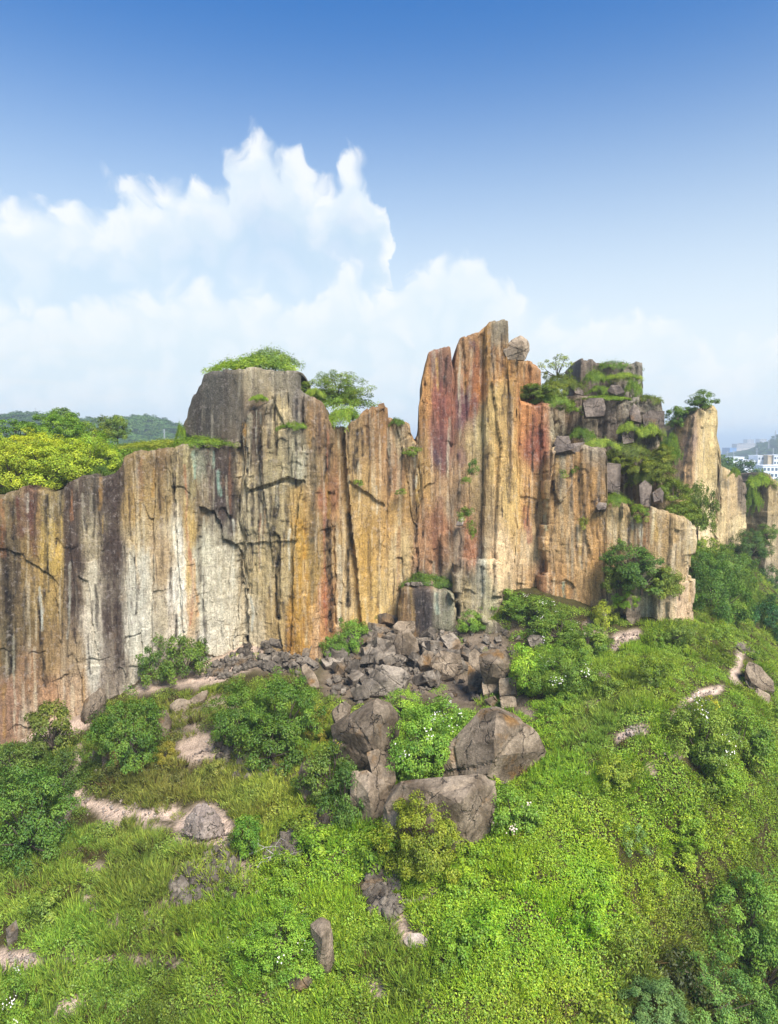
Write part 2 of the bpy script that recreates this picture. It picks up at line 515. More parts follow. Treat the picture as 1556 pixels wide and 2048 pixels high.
# ------------------------------------------------------------------ ground
def ground_controls():
    P = []
    zl = [(-200, 2048, -5), (0, 2048, -4.2), (300, 2048, -3), (600, 2048, -1.8), (900, 2048, -1.0), (1100, 2048, -1.4), (1190, 2048, -3.2), (1300, 2048, -8.5),
          (1450, 2048, -9.5), (1650, 2048, -11),
          (-150, 1900, -4.6), (0, 1900, -4), (300, 1900, -2.6), (600, 1900, -1.2), (900, 1900, -.3), (1100, 1900, 0.1), (1200, 1900, -0.9), (1300, 1930, -5.5),
          (1420, 1900, -7), (1600, 1900, -9),
          (-150, 1750, -4.8), (0, 1750, -4), (300, 1750, -2.5), (600, 1750, -1), (900, 1750, 0), (1100, 1750, 1.0), (1250, 1750, .8), (1350, 1780, -.8), (1450, 1780, -3.5),
          (1600, 1780, -6.5),
          (-100, 1620, -5), (0, 1620, -4.5), (130, 1620, -3), (300, 1650, -2.4), (300, 1600, -1.7), (450, 1640, -1.8), (600, 1600, -.8), (800, 1640, -.5), (1000, 1600, .8),
          (1200, 1600, 2.0), (1400, 1600, 1.3), (1556, 1600, -2.2),
          (0, 1520, -4.6), (200, 1530, -2.0), (330, 1470, -.6), (450, 1530, -1.2), (600, 1500, -.3), (530, 1450, .2), (750, 1500, 0.6), (900, 1450, 1.2), (1100, 1500, 2),
          (1250, 1480, 3.2), (1400, 1480, 2.8), (1556, 1480, -.2),
          (1240, 1350, 4.0), (1400, 1360, 3.7), (1475, 1310, 3.2), (1530, 1375, 1.4), (1640, 1470, -1.5), (1080, 1380, 2.4)]
    for x, y, z in zl:
        v = on_z(x, y, z); P.append((v.x, v.y, z))
    yl = [(-100, 1525, 56.5), (0, 1495, 57.5), (80, 1470, 58.5), (150, 1440, 59.5), (230, 1395, 61), (300, 1365, 62.5), (400, 1345, 64), (520, 1290, 66), (600, 1290, 67), (655, 1325, 66),
          (700, 1290, 68.5), (750, 1262, 70.5), (850, 1240, 72), (930, 1225, 71), (1000, 1185, 70.5), (1060, 1185, 69.5), (1130, 1215, 68.5), (1200, 1240, 67), (1310, 1252, 65.5), (1350, 1240, 66.5),
          (1385, 1240, 71), (1380, 1190, 76), (1405, 1100, 92), (1440, 1140, 86), (1480, 1115, 103), (1560, 1205, 112), (1500, 1230, 84),
          (690, 1330, 65.5), (830, 1300, 66.5), (950, 1290, 66), (1000, 1240, 68.5), (1090, 1260, 66)]
    for x, y, Y in yl:
        v = at(x, y, Y); P.append(tuple(v))
    P += [(48, 74, -5), (56, 80, -8), (62, 95, -8), (-40, 8, -7), (0, 8, -4), (30, 8, -12), (60, 20, -18), (72, 40, -15), (-52, 40, -8), (95, 70, -17), (95, 125, -10), (60, 125, -4),
          (20, 90, 6), (-10, 90, 2), (-50, 80, -3), (-60, 110, -3), (0, 125, 2), (-60, 8, -8), (95, 10, -22), (-80, 50, -8), (-110, 30, -12), (-110, 60, -8), (140, 40, -26), (140, 110, -20)]
    return np.array(P)
GP = ground_controls()
def _tps(r2): return 0.5 * r2 * np.log(r2 + 1e-9)
def fit_ground():
    n = len(GP)
    d2 = ((GP[:, None, :2] - GP[None, :, :2]) ** 2).sum(-1)
    A = np.zeros((n + 3, n + 3))
    A[:n, :n] = _tps(d2) + np.eye(n) * 8.0
    A[:n, n] = 1; A[:n, n + 1:] = GP[:, :2]
    A[n, :n] = 1; A[n + 1:, :n] = GP[:, :2].T
    return np.linalg.solve(A, np.concatenate([GP[:, 2], np.zeros(3)]))
GW = fit_ground()
def ground_base(X, Y):
    X = np.asarray(X, float); Y = np.asarray(Y, float)
    sh = X.shape
    x, y = X.ravel(), Y.ravel()
    out = np.zeros(x.size)
    n = len(GP)
    for s in range(0, x.size, 20000):
        e = min(s + 20000, x.size)
        d2 = (x[s:e, None] - GP[None, :, 0]) ** 2 + (y[s:e, None] - GP[None, :, 1]) ** 2
        out[s:e] = _tps(d2) @ GW[:n] + GW[n] + GW[n + 1] * x[s:e] + GW[n + 2] * y[s:e]
    return out.reshape(sh)
def ground_noise(X, Y):
    z = 0.55 * fbm(X * 0.16, Y * 0.16, 3, 3) + 0.22 * fbm(X * 0.6, Y * 0.6, 9, 3) + 0.07 * fbm(X * 2.2, Y * 2.2, 12, 2)
    return z
# paths, bare soil and stony patches, as strokes that the photograph shows on the slope: (points, half width, strength)
BARE = [
    ([(-20, 1935), (20, 1918), (60, 1922)], 20, 1.0), ([(60, 1920), (140, 1918), (260, 1922), (390, 1926)], 5, .8),
    ([(90, 1700), (100, 1670), (128, 1640), (140, 1605), (165, 1585)], 9, 1.0), ([(150, 1600), (150, 1540), (165, 1500)], 8, .8),
    ([(165, 1602), (220, 1622), (280, 1630), (345, 1625)], 11, 1.0), ([(200, 1640), (330, 1655)], 9, .55), ([(350, 1680), (420, 1690), (450, 1690)], 7, .8),
    ([(372, 1655), (410, 1635), (445, 1655)], 26, 1.0), ([(420, 1690), (455, 1680), (462, 1660)], 9, .9),
    ([(120, 2030), (135, 2005), (160, 2005)], 13, 1.0), ([(180, 1790), (185, 1810)], 13, .8), ([(230, 1830), (215, 1860)], 9, .7), ([(303, 1828), (303, 1845)], 9, .7),
    ([(165, 1735), (205, 1735)], 8, .5), ([(480, 1740), (500, 1760)], 15, .8), ([(760, 1750), (770, 1800), (790, 1830)], 17, .9), ([(775, 1720), (785, 1735)], 9, .9),
    ([(730, 1800), (810, 1808), (850, 1800), (880, 1780)], 6, .9), ([(815, 1870), (845, 1880)], 14, .9), ([(800, 1860), (808, 1850)], 8, .8), ([(735, 1975), (760, 1985)], 14, .8),
    ([(1200, 1985), (1195, 2020), (1190, 2048)], 6, .8), ([(1395, 1960), (1420, 1985)], 20, .7), ([(1360, 1945), (1380, 1950)], 12, .7), ([(1430, 1810), (1440, 1830)], 10, .5),
    ([(1482, 1290), (1478, 1320), (1465, 1350), (1470, 1365)], 7, .9), ([(1440, 1378), (1400, 1390), (1370, 1405), (1345, 1435)], 7, 1.0), ([(1290, 1455), (1255, 1465), (1240, 1475)], 8, .9),
    ([(1190, 1525), (1170, 1550)], 5, .8), ([(1295, 1530), (1300, 1535)], 9, .9), ([(1345, 1505), (1355, 1512)], 8, .7), ([(1235, 1278), (1270, 1270)], 13, 1.0), ([(1225, 1295), (1235, 1285)], 9, .9),
    ([(1205, 1350), (1222, 1365)], 8, .7), ([(1180, 1405), (1190, 1410)], 8, .6),
    ([(390, 1350), (440, 1335), (490, 1315), (520, 1290)], 26, 1.0), ([(270, 1375), (320, 1365), (380, 1360)], 16, .8), ([(60, 1475), (110, 1465), (170, 1440)], 18, .9),
    ([(420, 1400), (470, 1420)], 14, .5), ([(380, 1500), (430, 1490), (480, 1470)], 30, .75), ([(340, 1440), (390, 1440)], 22, .5), ([(560, 1540), (620, 1530)], 16, .5), ([(600, 1790), (625, 1830)], 9, .5),
    ([(700, 1290), (800, 1275), (900, 1275), (980, 1300)], 45, 1.0), ([(680, 1360), (760, 1370), (860, 1360), (930, 1380)], 40, 1.0), ([(530, 1300), (610, 1310)], 40, 1.0),
    ([(560, 1690), (610, 1665), (650, 1640)], 16, .8), ([(350, 1760), (400, 1750), (440, 1740), (470, 1720)], 26, .55), ([(340, 1800), (380, 1790)], 14, .6), ([(1030, 1400), (1060, 1425)], 14, .7),
    ([(1180, 1250), (1200, 1262)], 12, .7), ([(1040, 1260), (1000, 1255)], 20, .5),
]
def bare_mask(px, py, grow=1.0, add=0.0):
    wx = px + 10 * fbm(px / 26, py / 26, 61, 3) ; wy = py + 8 * fbm(px / 26, py / 26, 71, 3)
    m = np.zeros(px.shape)
    for pts, w, s in BARE:
        w = w * grow + add
        x0 = min(p[0] for p in pts) - 3 * w; x1 = max(p[0] for p in pts) + 3 * w
        y0 = min(p[1] for p in pts) - 3 * w; y1 = max(p[1] for p in pts) + 3 * w
        sel = (px > x0) & (px < x1) & (py > y0) & (py < y1)
        if not sel.any(): continue
        d, _ = seg_dist(wx[sel], wy[sel], pts)
        m[sel] = np.maximum(m[sel], s * (1 - sstep(d, w * 0.45, w * 1.5)))
    return m
# steps in the slope that read as small banks: (points, half width, drop in metres)
def ground_z(X, Y):
    return ground_base(X, Y) + ground_noise(X, Y)
def build_ground():
    xs = np.concatenate([np.arange(-110, -50, 0.7), np.arange(-50, 66, 0.34), np.arange(66, 140, 0.7)])
    ys = np.concatenate([np.arange(8, 18, 0.6), np.arange(18, 74, 0.30), np.arange(74, 126, 0.7)])
    X, Y = np.meshgrid(xs, ys)
    Z = ground_z(X, Y)
    px, py = proj(X, Y, Z)
    b = bare_mask(px, py)
    # stony ground is rougher; paths are slightly trodden in
    Z = Z + b * (0.10 * fbm(X * 1.9, Y * 1.9, 21, 3) - 0.06)
    n = fbm(X * 0.5, Y * 0.5, 33, 4)
    soil = lin([92, 84, 50])[None, None] * (1 + 0.25 * n[..., None]) * 0.55
    pale = (lin([205, 178, 156])[None, None] * (0.85 + 0.18 * fbm(X * .9, Y * .9, 41, 4)[..., None]))
    grey = (lin([126, 110, 92])[None, None] * (0.85 + 0.2 * n[..., None]))
    stony = sstep(py, 1450, 1405) * sstep(px, 480, 560) * sstep(px, 1120, 1040)
    bcol = pale * (1 - stony[..., None]) + grey * stony[..., None]
    colr = soil * (1 - b[..., None]) + bcol * b[..., None]
    # drop the rim so that no edge hangs in the air
    co = np.stack([X, Y, Z], -1).reshape(-1, 3)
    me = mesh_np('slope', co, grid_faces(*X.shape), True)
    set_col(me, colr.reshape(-1, 3))
    o = new_obj('ground', me, M['soil'])
    tag(o, kind='structure')
    return o
build_ground()
def hit(x, y, z_off=0.0):
    """where the view ray through a photo pixel meets the slope"""
    a, dy, dz = ray(x, y)
    t = np.linspace(14, 128, 420)
    X, Y = a / dy * t, t
    Z = CAMZ + dz / dy * t
    h = Z - ground_z(X, Y) - z_off
    k = np.argmax(h < 0)
    if not (h < 0).any(): k = len(t) - 1
    if k > 0:
        f = h[k - 1] / (h[k - 1] - h[k] + 1e-9)
        tt = t[k - 1] + f * (t[k] - t[k - 1])
    else: tt = t[0]
    return Vector((float(a / dy * tt), float(tt), float(ground_z(np.array([a / dy * tt]), np.array([tt]))[0])))
def gz(x, y): return float(ground_z(np.array([x]), np.array([y]))[0])
def mpp(Y): return Y / FPX       # metres per photo pixel at a depth
# ------------------------------------------------------------------ cliff colours: stains seen on the rock and the tower's painted side shading, by photo position
CCOL = [
 (20,1020,120,95,65),(20,1150,95,75,55),(20,1300,105,85,60),(20,1420,150,105,80),(60,1020,110,75,60),(60,1120,140,105,60),(60,1250,115,88,55),(60,1350,145,102,70),(60,1450,168,132,105),
 (100,1030,140,112,70),(100,1100,176,134,62),(100,1200,158,120,65),(100,1300,150,112,70),(100,1400,175,122,85),(100,1470,190,152,125),(150,1000,85,65,55),(150,1100,80,60,52),(150,1200,95,72,58),
 (150,1300,155,122,90),(150,1380,178,137,105),(185,990,95,78,65),(185,1080,150,125,95),(185,1150,178,152,127),(185,1250,190,164,144),(185,1330,182,162,147),(220,980,75,58,52),(220,1100,78,60,54),
 (220,1250,90,70,60),(220,1350,135,112,97),(275,920,132,102,65),(275,1000,168,127,72),(275,1080,175,142,100),(275,1150,194,170,150),(275,1250,194,172,155),(275,1320,188,164,144),
 (325,920,115,85,55),(325,1000,152,117,70),(325,1120,168,132,95),(325,1230,162,137,112),(350,950,162,132,92),(350,1060,204,174,144),(350,1180,208,184,168),(350,1260,198,170,150),
 (375,950,152,127,85),(375,1050,184,142,78),(375,1150,194,152,92),(375,1230,198,152,110),(400,920,125,115,95),(400,1000,130,105,80),(405,1100,192,172,147),(405,1200,188,168,148),(405,1300,198,178,163),
 (440,920,85,68,58),(440,1000,75,60,55),(440,1070,160,140,118),(440,1150,155,133,108),(445,1250,198,174,154),(445,1320,192,168,150),(460,960,70,55,50),(460,1040,75,60,55),
 (400,800,84,72,66),(440,790,96,83,75),(400,860,78,66,61),(470,830,106,90,78),(510,760,146,124,98),(560,760,124,107,88),(590,770,116,101,86),(470,870,120,98,80),(420,760,98,86,78),  # tower: stained rock, with its shaded left and lit right side painted in
 (510,820,120,95,75),(500,880,80,62,52),(530,870,155,124,86),(560,830,182,150,106),(595,810,122,104,94),(580,870,135,114,90),(590,900,155,135,108),(600,940,152,137,114),(550,930,160,134,96),
 (490,950,186,154,116),(520,1000,164,138,106),(480,1060,175,149,116),(560,1050,155,128,90),(520,1150,176,144,100),(500,1250,194,164,132),(550,1220,170,132,82),(570,1150,170,138,95),
 (600,1000,176,132,70),(600,1100,176,132,58),(600,1200,172,118,34),(600,1280,156,102,30),(630,850,132,96,65),(630,950,144,112,75),(630,1050,150,112,66),(630,1150,155,116,60),(630,1250,180,132,88),
 (630,1300,184,132,88),(650,1000,152,90,58),(650,1200,172,106,62),(650,1280,176,114,62),
 (700,900,160,122,78),(720,1000,176,132,76),(690,1100,186,144,95),(730,1100,176,127,58),(700,1200,200,158,110),(760,1200,196,153,92),(720,1250,196,148,76),(770,860,155,106,62),(790,950,165,116,78),
 (780,1050,182,132,70),(800,1100,186,148,100),(820,1000,155,112,62),(745,850,138,96,58),(690,860,120,90,62),(800,860,150,118,84),
 (850,780,184,124,66),(880,740,142,96,76),(880,800,155,86,66),(880,900,124,76,68),(890,980,172,128,90),(870,1050,156,102,70),(850,950,184,134,74),(860,1100,172,118,80),(930,700,155,108,70),
 (950,760,186,108,48),(935,810,112,64,66),(975,700,162,112,56),(1000,660,130,110,90),(1000,730,168,112,54),(990,800,194,150,88),(960,870,184,150,100),(960,1000,172,134,90),(1000,900,194,144,80),
 (1030,1000,200,155,92),(1060,850,180,112,60),(1070,880,148,78,58),(1050,1000,196,138,80),(1060,1100,204,160,116),(1000,1130,214,168,124),(940,1100,165,106,74),(1080,1170,178,118,72),
 (1100,1050,200,160,116),(1120,950,192,155,110),(1060,1180,190,140,90),
 (1150,950,172,134,95),(1180,1000,178,134,84),(1150,1100,194,156,116),(1130,1180,194,145,94),(1200,1100,200,150,94),(1230,1050,188,160,122),(1280,1060,155,124,90),(1330,1080,176,144,106),
 (1380,1070,176,152,122),(1350,1150,182,154,120),(1250,1200,152,140,114),(1330,1220,214,188,166),(1360,1200,204,172,154),(1290,1210,150,146,126),
 (1180,740,118,98,86),(1200,830,96,80,72),(1180,860,155,130,108),(1120,870,155,134,108),(1270,870,124,104,90),(1240,960,104,88,80),(1300,1000,168,146,124),(1310,840,124,108,92),(1270,760,128,112,98),
 (1130,820,120,92,70),(1150,830,110,86,70),
 (1380,850,172,134,96),(1370,900,178,134,106),(1420,870,204,166,114),(1425,1000,216,178,126),(1400,1050,230,190,146),(1350,870,158,124,80),(1425,920,196,158,104),(1370,960,205,165,128),
 (1460,1000,200,158,112),(1480,1050,204,168,122),(1485,980,120,98,82),(1540,1000,168,135,95),(1510,970,114,92,78),(1540,1100,176,146,112),(1530,1180,150,128,108),
 (845,1210,72,60,58),(845,1240,62,52,52),(890,1210,130,118,96),(820,1240,150,110,70),(960,1140,150,138,118),(930,1180,172,142,104),(975,1190,165,145,112),(1000,1270,110,92,76),
]
CC = np.array(CCOL, float)
_g = (CC[:, 0] > 1095) & (CC[:, 0] < 1400) & (CC[:, 1] > 900)
CC[_g, 2:] *= np.array([.98, .91, .80])
CC_LIN = lin(CC[:, 2:])
STROKES = [  # points, half width, colour, strength; the broad panels first, the narrow runs over them
 ([(440,1120),(446,1200),(446,1320)],36,(208,184,160),.62),([(276,1120),(280,1300)],24,(204,186,168),.5),([(350,1040),(358,1180),(362,1270)],8,(224,206,190),.6),([(600,1050),(604,1290)],15,(182,126,32),.7),
 ([(102,1050),(106,1130)],17,(188,144,56),.5),([(492,945),(500,1060)],9,(196,166,126),.5),([(1000,1090),(1010,1170)],22,(222,180,136),.5),([(722,1080),(738,1240)],20,(196,142,56),.5),
 ([(185,1130),(188,1330)],9,(200,176,154),.5),([(1010,880),(1030,1050)],16,(206,158,92),.4),([(560,800),(556,870)],9,(190,156,110),.5),
 ([(4,1060),(18,1200),(26,1340)],9,(38,30,28),.85),([(78,1190),(85,1290),(92,1370)],5,(36,28,26),.85),([(35,1000),(40,1070)],6,(88,52,42),.8),([(60,1010),(70,1110)],5,(90,50,42),.8),
 ([(20,1005),(22,1050)],4,(70,52,42),.7),([(112,1010),(116,1080)],5,(84,62,46),.7),
 ([(138,995),(146,1150),(152,1270)],10,(70,52,46),.75),([(205,985),(208,1120),(215,1260)],10,(72,54,49),.7),([(228,975),(232,1150),(240,1330)],9,(70,52,47),.75),([(190,1170),(196,1260)],3,(45,34,30),.7),
 ([(165,990),(170,1060)],3,(170,150,130),.6),([(280,935),(282,985)],4,(88,66,48),.7),([(318,930),(322,1010)],9,(110,80,54),.6),([(322,1040),(322,1150)],4,(95,74,56),.7),([(352,1230),(354,1275)],3,(30,24,22),.85),
 ([(80,1175),(84,1215),(86,1260)],2.0,(215,204,194),.5),([(362,1060),(372,1200),(368,1260)],5,(226,205,192),.55),([(392,960),(397,1010)],3,(120,90,60),.6),
 ([(370,930),(376,1080),(386,1180),(378,1250)],2.5,(165,92,60),.55),([(386,1120),(396,1230)],2.5,(196,126,50),.7),
 ([(432,900),(440,980),(442,1030)],13,(74,57,53),.9),([(460,900),(463,1000),(466,1060)],9,(68,53,50),.9),([(418,930),(420,1000)],5,(90,68,58),.7),
 ([(387,905),(390,955)],4,(140,156,136),.7),([(438,945),(440,990)],3.5,(138,160,142),.65),([(428,905),(429,935)],2.5,(130,150,132),.5),
 ([(494,840),(493,900),(490,940)],5,(34,28,27),.9),([(522,830),(522,900),(520,940)],4,(58,44,36),.75),([(508,830),(506,880)],7,(70,54,46),.7),([(536,800),(534,850)],3,(80,62,50),.6),
 ([(476,985),(478,1040)],4,(48,38,34),.8),([(503,970),(505,1050)],3.5,(50,40,36),.75),([(520,975),(518,1060)],3,(44,36,34),.75),([(490,990),(492,1080)],2.5,(60,48,40),.7),([(540,965),(542,1040)],3,(52,42,36),.7),
 ([(556,965),(552,1010),(546,1070),(553,1130),(556,1235)],5,(24,20,20),.95),([(572,1000),(574,1060)],3,(60,48,40),.7),([(580,1060),(577,1140)],2.5,(226,214,200),.5),([(499,1190),(508,1225),(504,1260)],2.0,(214,204,192),.45),
 ([(400,1040),(398,1100),(404,1160)],6,(48,38,34),.6),([(625,880),(628,980),(626,1080)],6,(70,58,46),.7),([(640,830),(640,900)],4,(70,50,46),.7),([(622,1080),(626,1200)],6,(96,78,52),.55),
 ([(655,860),(652,980),(650,1080),(652,1200),(656,1310)],2.5,(150,72,48),.55),([(656,990),(658,1080),(662,1180),(664,1262)],4.5,(30,24,22),.95),([(660,900),(655,985)],3,(60,44,38),.8),
 ([(696,1030),(700,1080),(696,1130),(694,1210)],5.5,(26,22,20),.95),([(700,1070),(704,1110)],4,(30,25,22),.9),([(712,862),(711,945)],4.5,(34,28,26),.9),([(722,858),(724,910)],3,(52,40,34),.8),([(733,850),(735,890)],3,(84,58,40),.7),
 ([(826,910),(828,1000),(830,1080)],4,(74,54,42),.7),([(832,880),(834,1000),(836,1150)],2.5,(58,42,34),.8),([(775,830),(778,930)],3,(96,64,42),.6),([(757,1060),(756,1140)],2,(96,74,50),.6),
 ([(870,720),(876,790),(872,860),(884,905)],11,(116,66,60),.45),([(892,720),(884,830),(880,900)],8,(104,62,64),.45),([(872,905),(878,920)],10,(92,66,72),.75),([(922,905),(926,925)],8,(110,72,80),.6),
 ([(948,690),(956,720),(946,750),(936,800),(926,835),(918,850)],8,(100,64,66),.6),([(958,700),(952,760),(942,830)],5,(160,92,44),.5),([(990,700),(1000,740)],9,(128,80,48),.6),([(1075,810),(1072,850),(1078,890)],10,(120,66,54),.55),
 ([(1060,870),(1070,930)],9,(150,92,66),.5),([(1052,1020),(1058,1080)],7,(150,78,60),.6),([(1018,790),(1022,900),(1020,1000)],5,(88,66,50),.75),([(1006,790),(1006,830)],3,(80,62,46),.7),([(972,900),(962,1000),(955,1080)],8,(130,98,66),.55),
 ([(990,820),(986,960)],5,(214,170,104),.5),([(1034,820),(1034,1100)],5,(214,160,84),.5),([(880,1000),(872,1070),(876,1140)],8,(120,72,52),.6),([(1068,1150),(1066,1185)],4,(60,40,34),.8),([(1078,1130),(1086,1190)],9,(110,66,50),.55),
 ([(1128,1165),(1128,1228)],2.5,(160,180,156),.85),([(1092,1000),(1094,1060)],2,(170,186,160),.5),([(1102,1030),(1106,1150)],3,(150,116,84),.6),([(1130,880),(1122,960),(1112,1030)],4,(96,72,58),.6),([(1178,930),(1168,1040)],4,(110,84,64),.6),
 ([(1205,930),(1190,1020)],5,(88,72,62),.6),([(1258,1050),(1258,1120)],4,(70,56,50),.7),([(1278,1060),(1280,1120)],6,(110,80,60),.6),([(1286,1130),(1290,1220)],10,(140,142,124),.4),([(1350,1090),(1345,1160),(1335,1215)],8,(214,186,160),.4),
 ([(1440,935),(1441,1010)],3,(60,46,38),.8),([(1482,950),(1480,1000)],4,(90,72,60),.7),([(1432,830),(1438,920)],4,(206,168,110),.5),([(1385,830),(1390,900)],5,(150,118,110),.5),
 ([(830,1185),(840,1245)],14,(54,46,48),.6),([(812,1190),(812,1245)],5,(120,84,54),.6),([(872,1190),(876,1225)],4,(150,160,144),.6),([(930,1125),(940,1160)],7,(92,84,76),.6),([(955,1120),(960,1160)],8,(100,92,84),.5),
]
# smaller drips: dark water stains, pale lime runs and rusty trickles, each starting at some seep and thinning downwards
_rs = random.Random(77)
for _i in range(230):
    _x = _rs.uniform(-60, 1390)
    _top = float(np.interp(_x, [-60, 0, 150, 250, 345, 480, 500, 610, 660, 740, 830, 850, 900, 1010, 1040, 1110, 1215, 1300, 1390], [1000, 990, 960, 905, 900, 890, 820, 790, 850, 820, 880, 720, 700, 660, 800, 890, 1010, 1020, 1050]))
    _bot = float(np.interp(_x, [-60, 0, 300, 520, 655, 850, 1000, 1310, 1390], [1500, 1490, 1350, 1280, 1310, 1230, 1180, 1250, 1230]))
    _y = _rs.uniform(_top, _bot - 30) if _rs.random() < .6 else _top + _rs.uniform(0, 20)
    _l = _rs.uniform(25, 170) * (1.2 if _rs.random() < .3 else .8)
    _k = _rs.random()
    if _k < .52: _c, _w, _a = (_rs.choice([(34, 28, 27), (48, 38, 34), (62, 48, 40)])), _rs.uniform(.9, 3.0), _rs.uniform(.5, .85)
    elif _k < .84: _c, _w, _a = (_rs.choice([(214, 192, 164), (206, 182, 152), (220, 202, 182)])), _rs.uniform(1.0, 4.2), _rs.uniform(.18, .42)
    else: _c, _w, _a = (_rs.choice([(176, 122, 44), (150, 92, 52), (186, 140, 66)])), _rs.uniform(1.5, 5.0), _rs.uniform(.3, .6)
    _d = _rs.uniform(-4, 5)
    STROKES.append(([(_x, _y), (_x + _d * .5, _y + _l * .5), (_x + _d, min(_y + _l, _bot))], _w, _c, _a))
def rock_colour(px, py):
    # streaky warp, mostly along x so that patches stay drawn out down the face
    wx = px + 14 * fbm(px / 17, py / 95, 5, 4) + 3.5 * fbm(px / 5, py / 14, 8, 3)
    wy = py + 26 * fbm(px / 24, py / 60, 15, 3)
    out = np.zeros(px.shape + (3,)); wsum = np.zeros(px.shape)
    flat_x, flat_y = wx.ravel(), wy.ravel()
    o = np.zeros((flat_x.size, 3))
    for s in range(0, flat_x.size, 20000):
        e = min(s + 20000, flat_x.size)
        d2 = ((flat_x[s:e, None] - CC[None, :, 0]) / 1.0) ** 2 + ((flat_y[s:e, None] - CC[None, :, 1]) * 0.40) ** 2
        w = 1.0 / (d2 + 60.0) ** 2.2
        o[s:e] = (w @ CC_LIN) / w.sum(1, keepdims=True)
    c = o.reshape(out.shape)
    # general streaks: brown-black wash and pale wash
    s1 = fbm(px / 7.0, py / 170.0, 101, 4)
    s2 = fbm(px / 11.0, py / 230.0, 131, 4)
    s3 = fbm(px / 9.0, py / 14.0, 151, 4)
    k = np.clip(1 + 0.18 * s1 + 0.25 * s3, 0.45, 1.6)
    c = c * k[..., None]
    dk = sstep(s2, 0.25, 0.55)[..., None] * 0.38
    c = c * (1 - dk) + lin([74, 56, 48]) * dk
    pl = sstep(fbm(px / 8.0, py / 120.0, 171, 4), 0.25, 0.55)[..., None] * 0.30
    c = c * (1 - pl) + lin([214, 186, 160]) * pl
    for st in STROKES:
        pts, w, col, a = st
        w = w * 1.25; a = min(1.0, a * 1.2)
        x0 = min(p[0] for p in pts) - 3 * w - 6; x1 = max(p[0] for p in pts) + 3 * w + 6
        y0 = min(p[1] for p in pts) - 30; y1 = max(p[1] for p in pts) + 40
        sel = (px > x0) & (px < x1) & (py > y0) & (py < y1)
        if not sel.any(): continue
        qx, qy = px[sel], py[sel]
        rag = fbm(qx / 4.0, qy / 45.0, 201 + int(pts[0][0]), 4)
        d, t = seg_dist(qx + 1.6 * fbm(qx / 12, qy / 40, 77, 2) * 2, qy, pts)
        m = (1 - sstep(d + rag * w * 0.75, w * 0.35, w * 1.25)) * a
        m = m * (0.72 + 0.5 * fbm(qx / 6, qy / 12, 223, 3) * 1.2).clip(0.25, 1.15)
        m = np.clip(m, 0, 1)[:, None]
        c[sel] = c[sel] * (1 - m) + lin(col) * m
    L = c @ np.array([.3, .59, .11])
    c = np.clip(L[..., None] + (c - L[..., None]) * 0.88, 0.004, 1)
    return c * np.array([0.985, 1.10, 1.02])

# flakes and blocks that stand proud of or lie behind the general face: (outline in the photograph, metres back)
FLAKES = [
 ([(400,1012),(425,1020),(440,1040),(446,1078),(470,1085),(486,1110),(490,1160),(497,1210),(492,1335),(392,1350),(400,1150)], .50),
 ([(-90,1092),(20,1098),(48,1110),(72,1132),(108,1152),(122,1250),(118,1500),(-90,1520)], .22),
 ([(158,1150),(180,1160),(186,1230),(200,1330),(168,1330)], .20),
 ([(345,895),(352,1000),(362,1150),(372,1290),(470,1330),(480,1000),(478,880)], -.35),
 ([(248,905),(250,1000),(258,1200),(262,1330),(345,1330),(340,1050),(338,900)], -.18),
 ([(558,862),(613,848),(616,900),(610,962),(580,955),(500,978),(488,962),(496,930),(556,912)], -.45),
 ([(545,788),(614,778),(616,850),(575,858),(560,832)], -.25),
 ([(588,905),(616,900),(610,962),(585,955)], -.35),
 ([(470,1086),(552,1083),(598,1078),(606,965),(560,968),(500,985)], -.22),
 ([(608,780),(658,832),(670,1345),(582,1345),(590,1100),(606,950)], -.45),
 ([(982,762),(1032,758),(1036,1000),(1024,1190),(985,1190),(1000,900)], -.40),
 ([(895,668),(910,700),(912,760),(905,860),(905,660)], .25),
 ([(882,1068),(936,1048),(946,1130),(915,1205),(884,1160)], -.80),
 ([(1040,806),(1100,812),(1112,900),(1096,1000),(1040,990)], -.15),
 ([(700,850),(745,815),(775,815),(776,900),(770,1010),(700,960)], -.30),
 ([(655,985),(668,985),(672,1250),(660,1260)], .35),
 ([(1100,900),(1160,905),(1150,960),(1118,1010),(1104,960)], -.30),
 ([(1215,905),(1260,915),(1258,960),(1215,1000)], .55),
 ([(1236,1140),(1310,1170),(1320,1260),(1226,1250)], .55),
 ([(270,1338),(350,1300),(356,1320),(300,1345),(262,1372)], -.5),
 ([(548,1060),(560,1075),(562,1240),(550,1240)], .30),
]
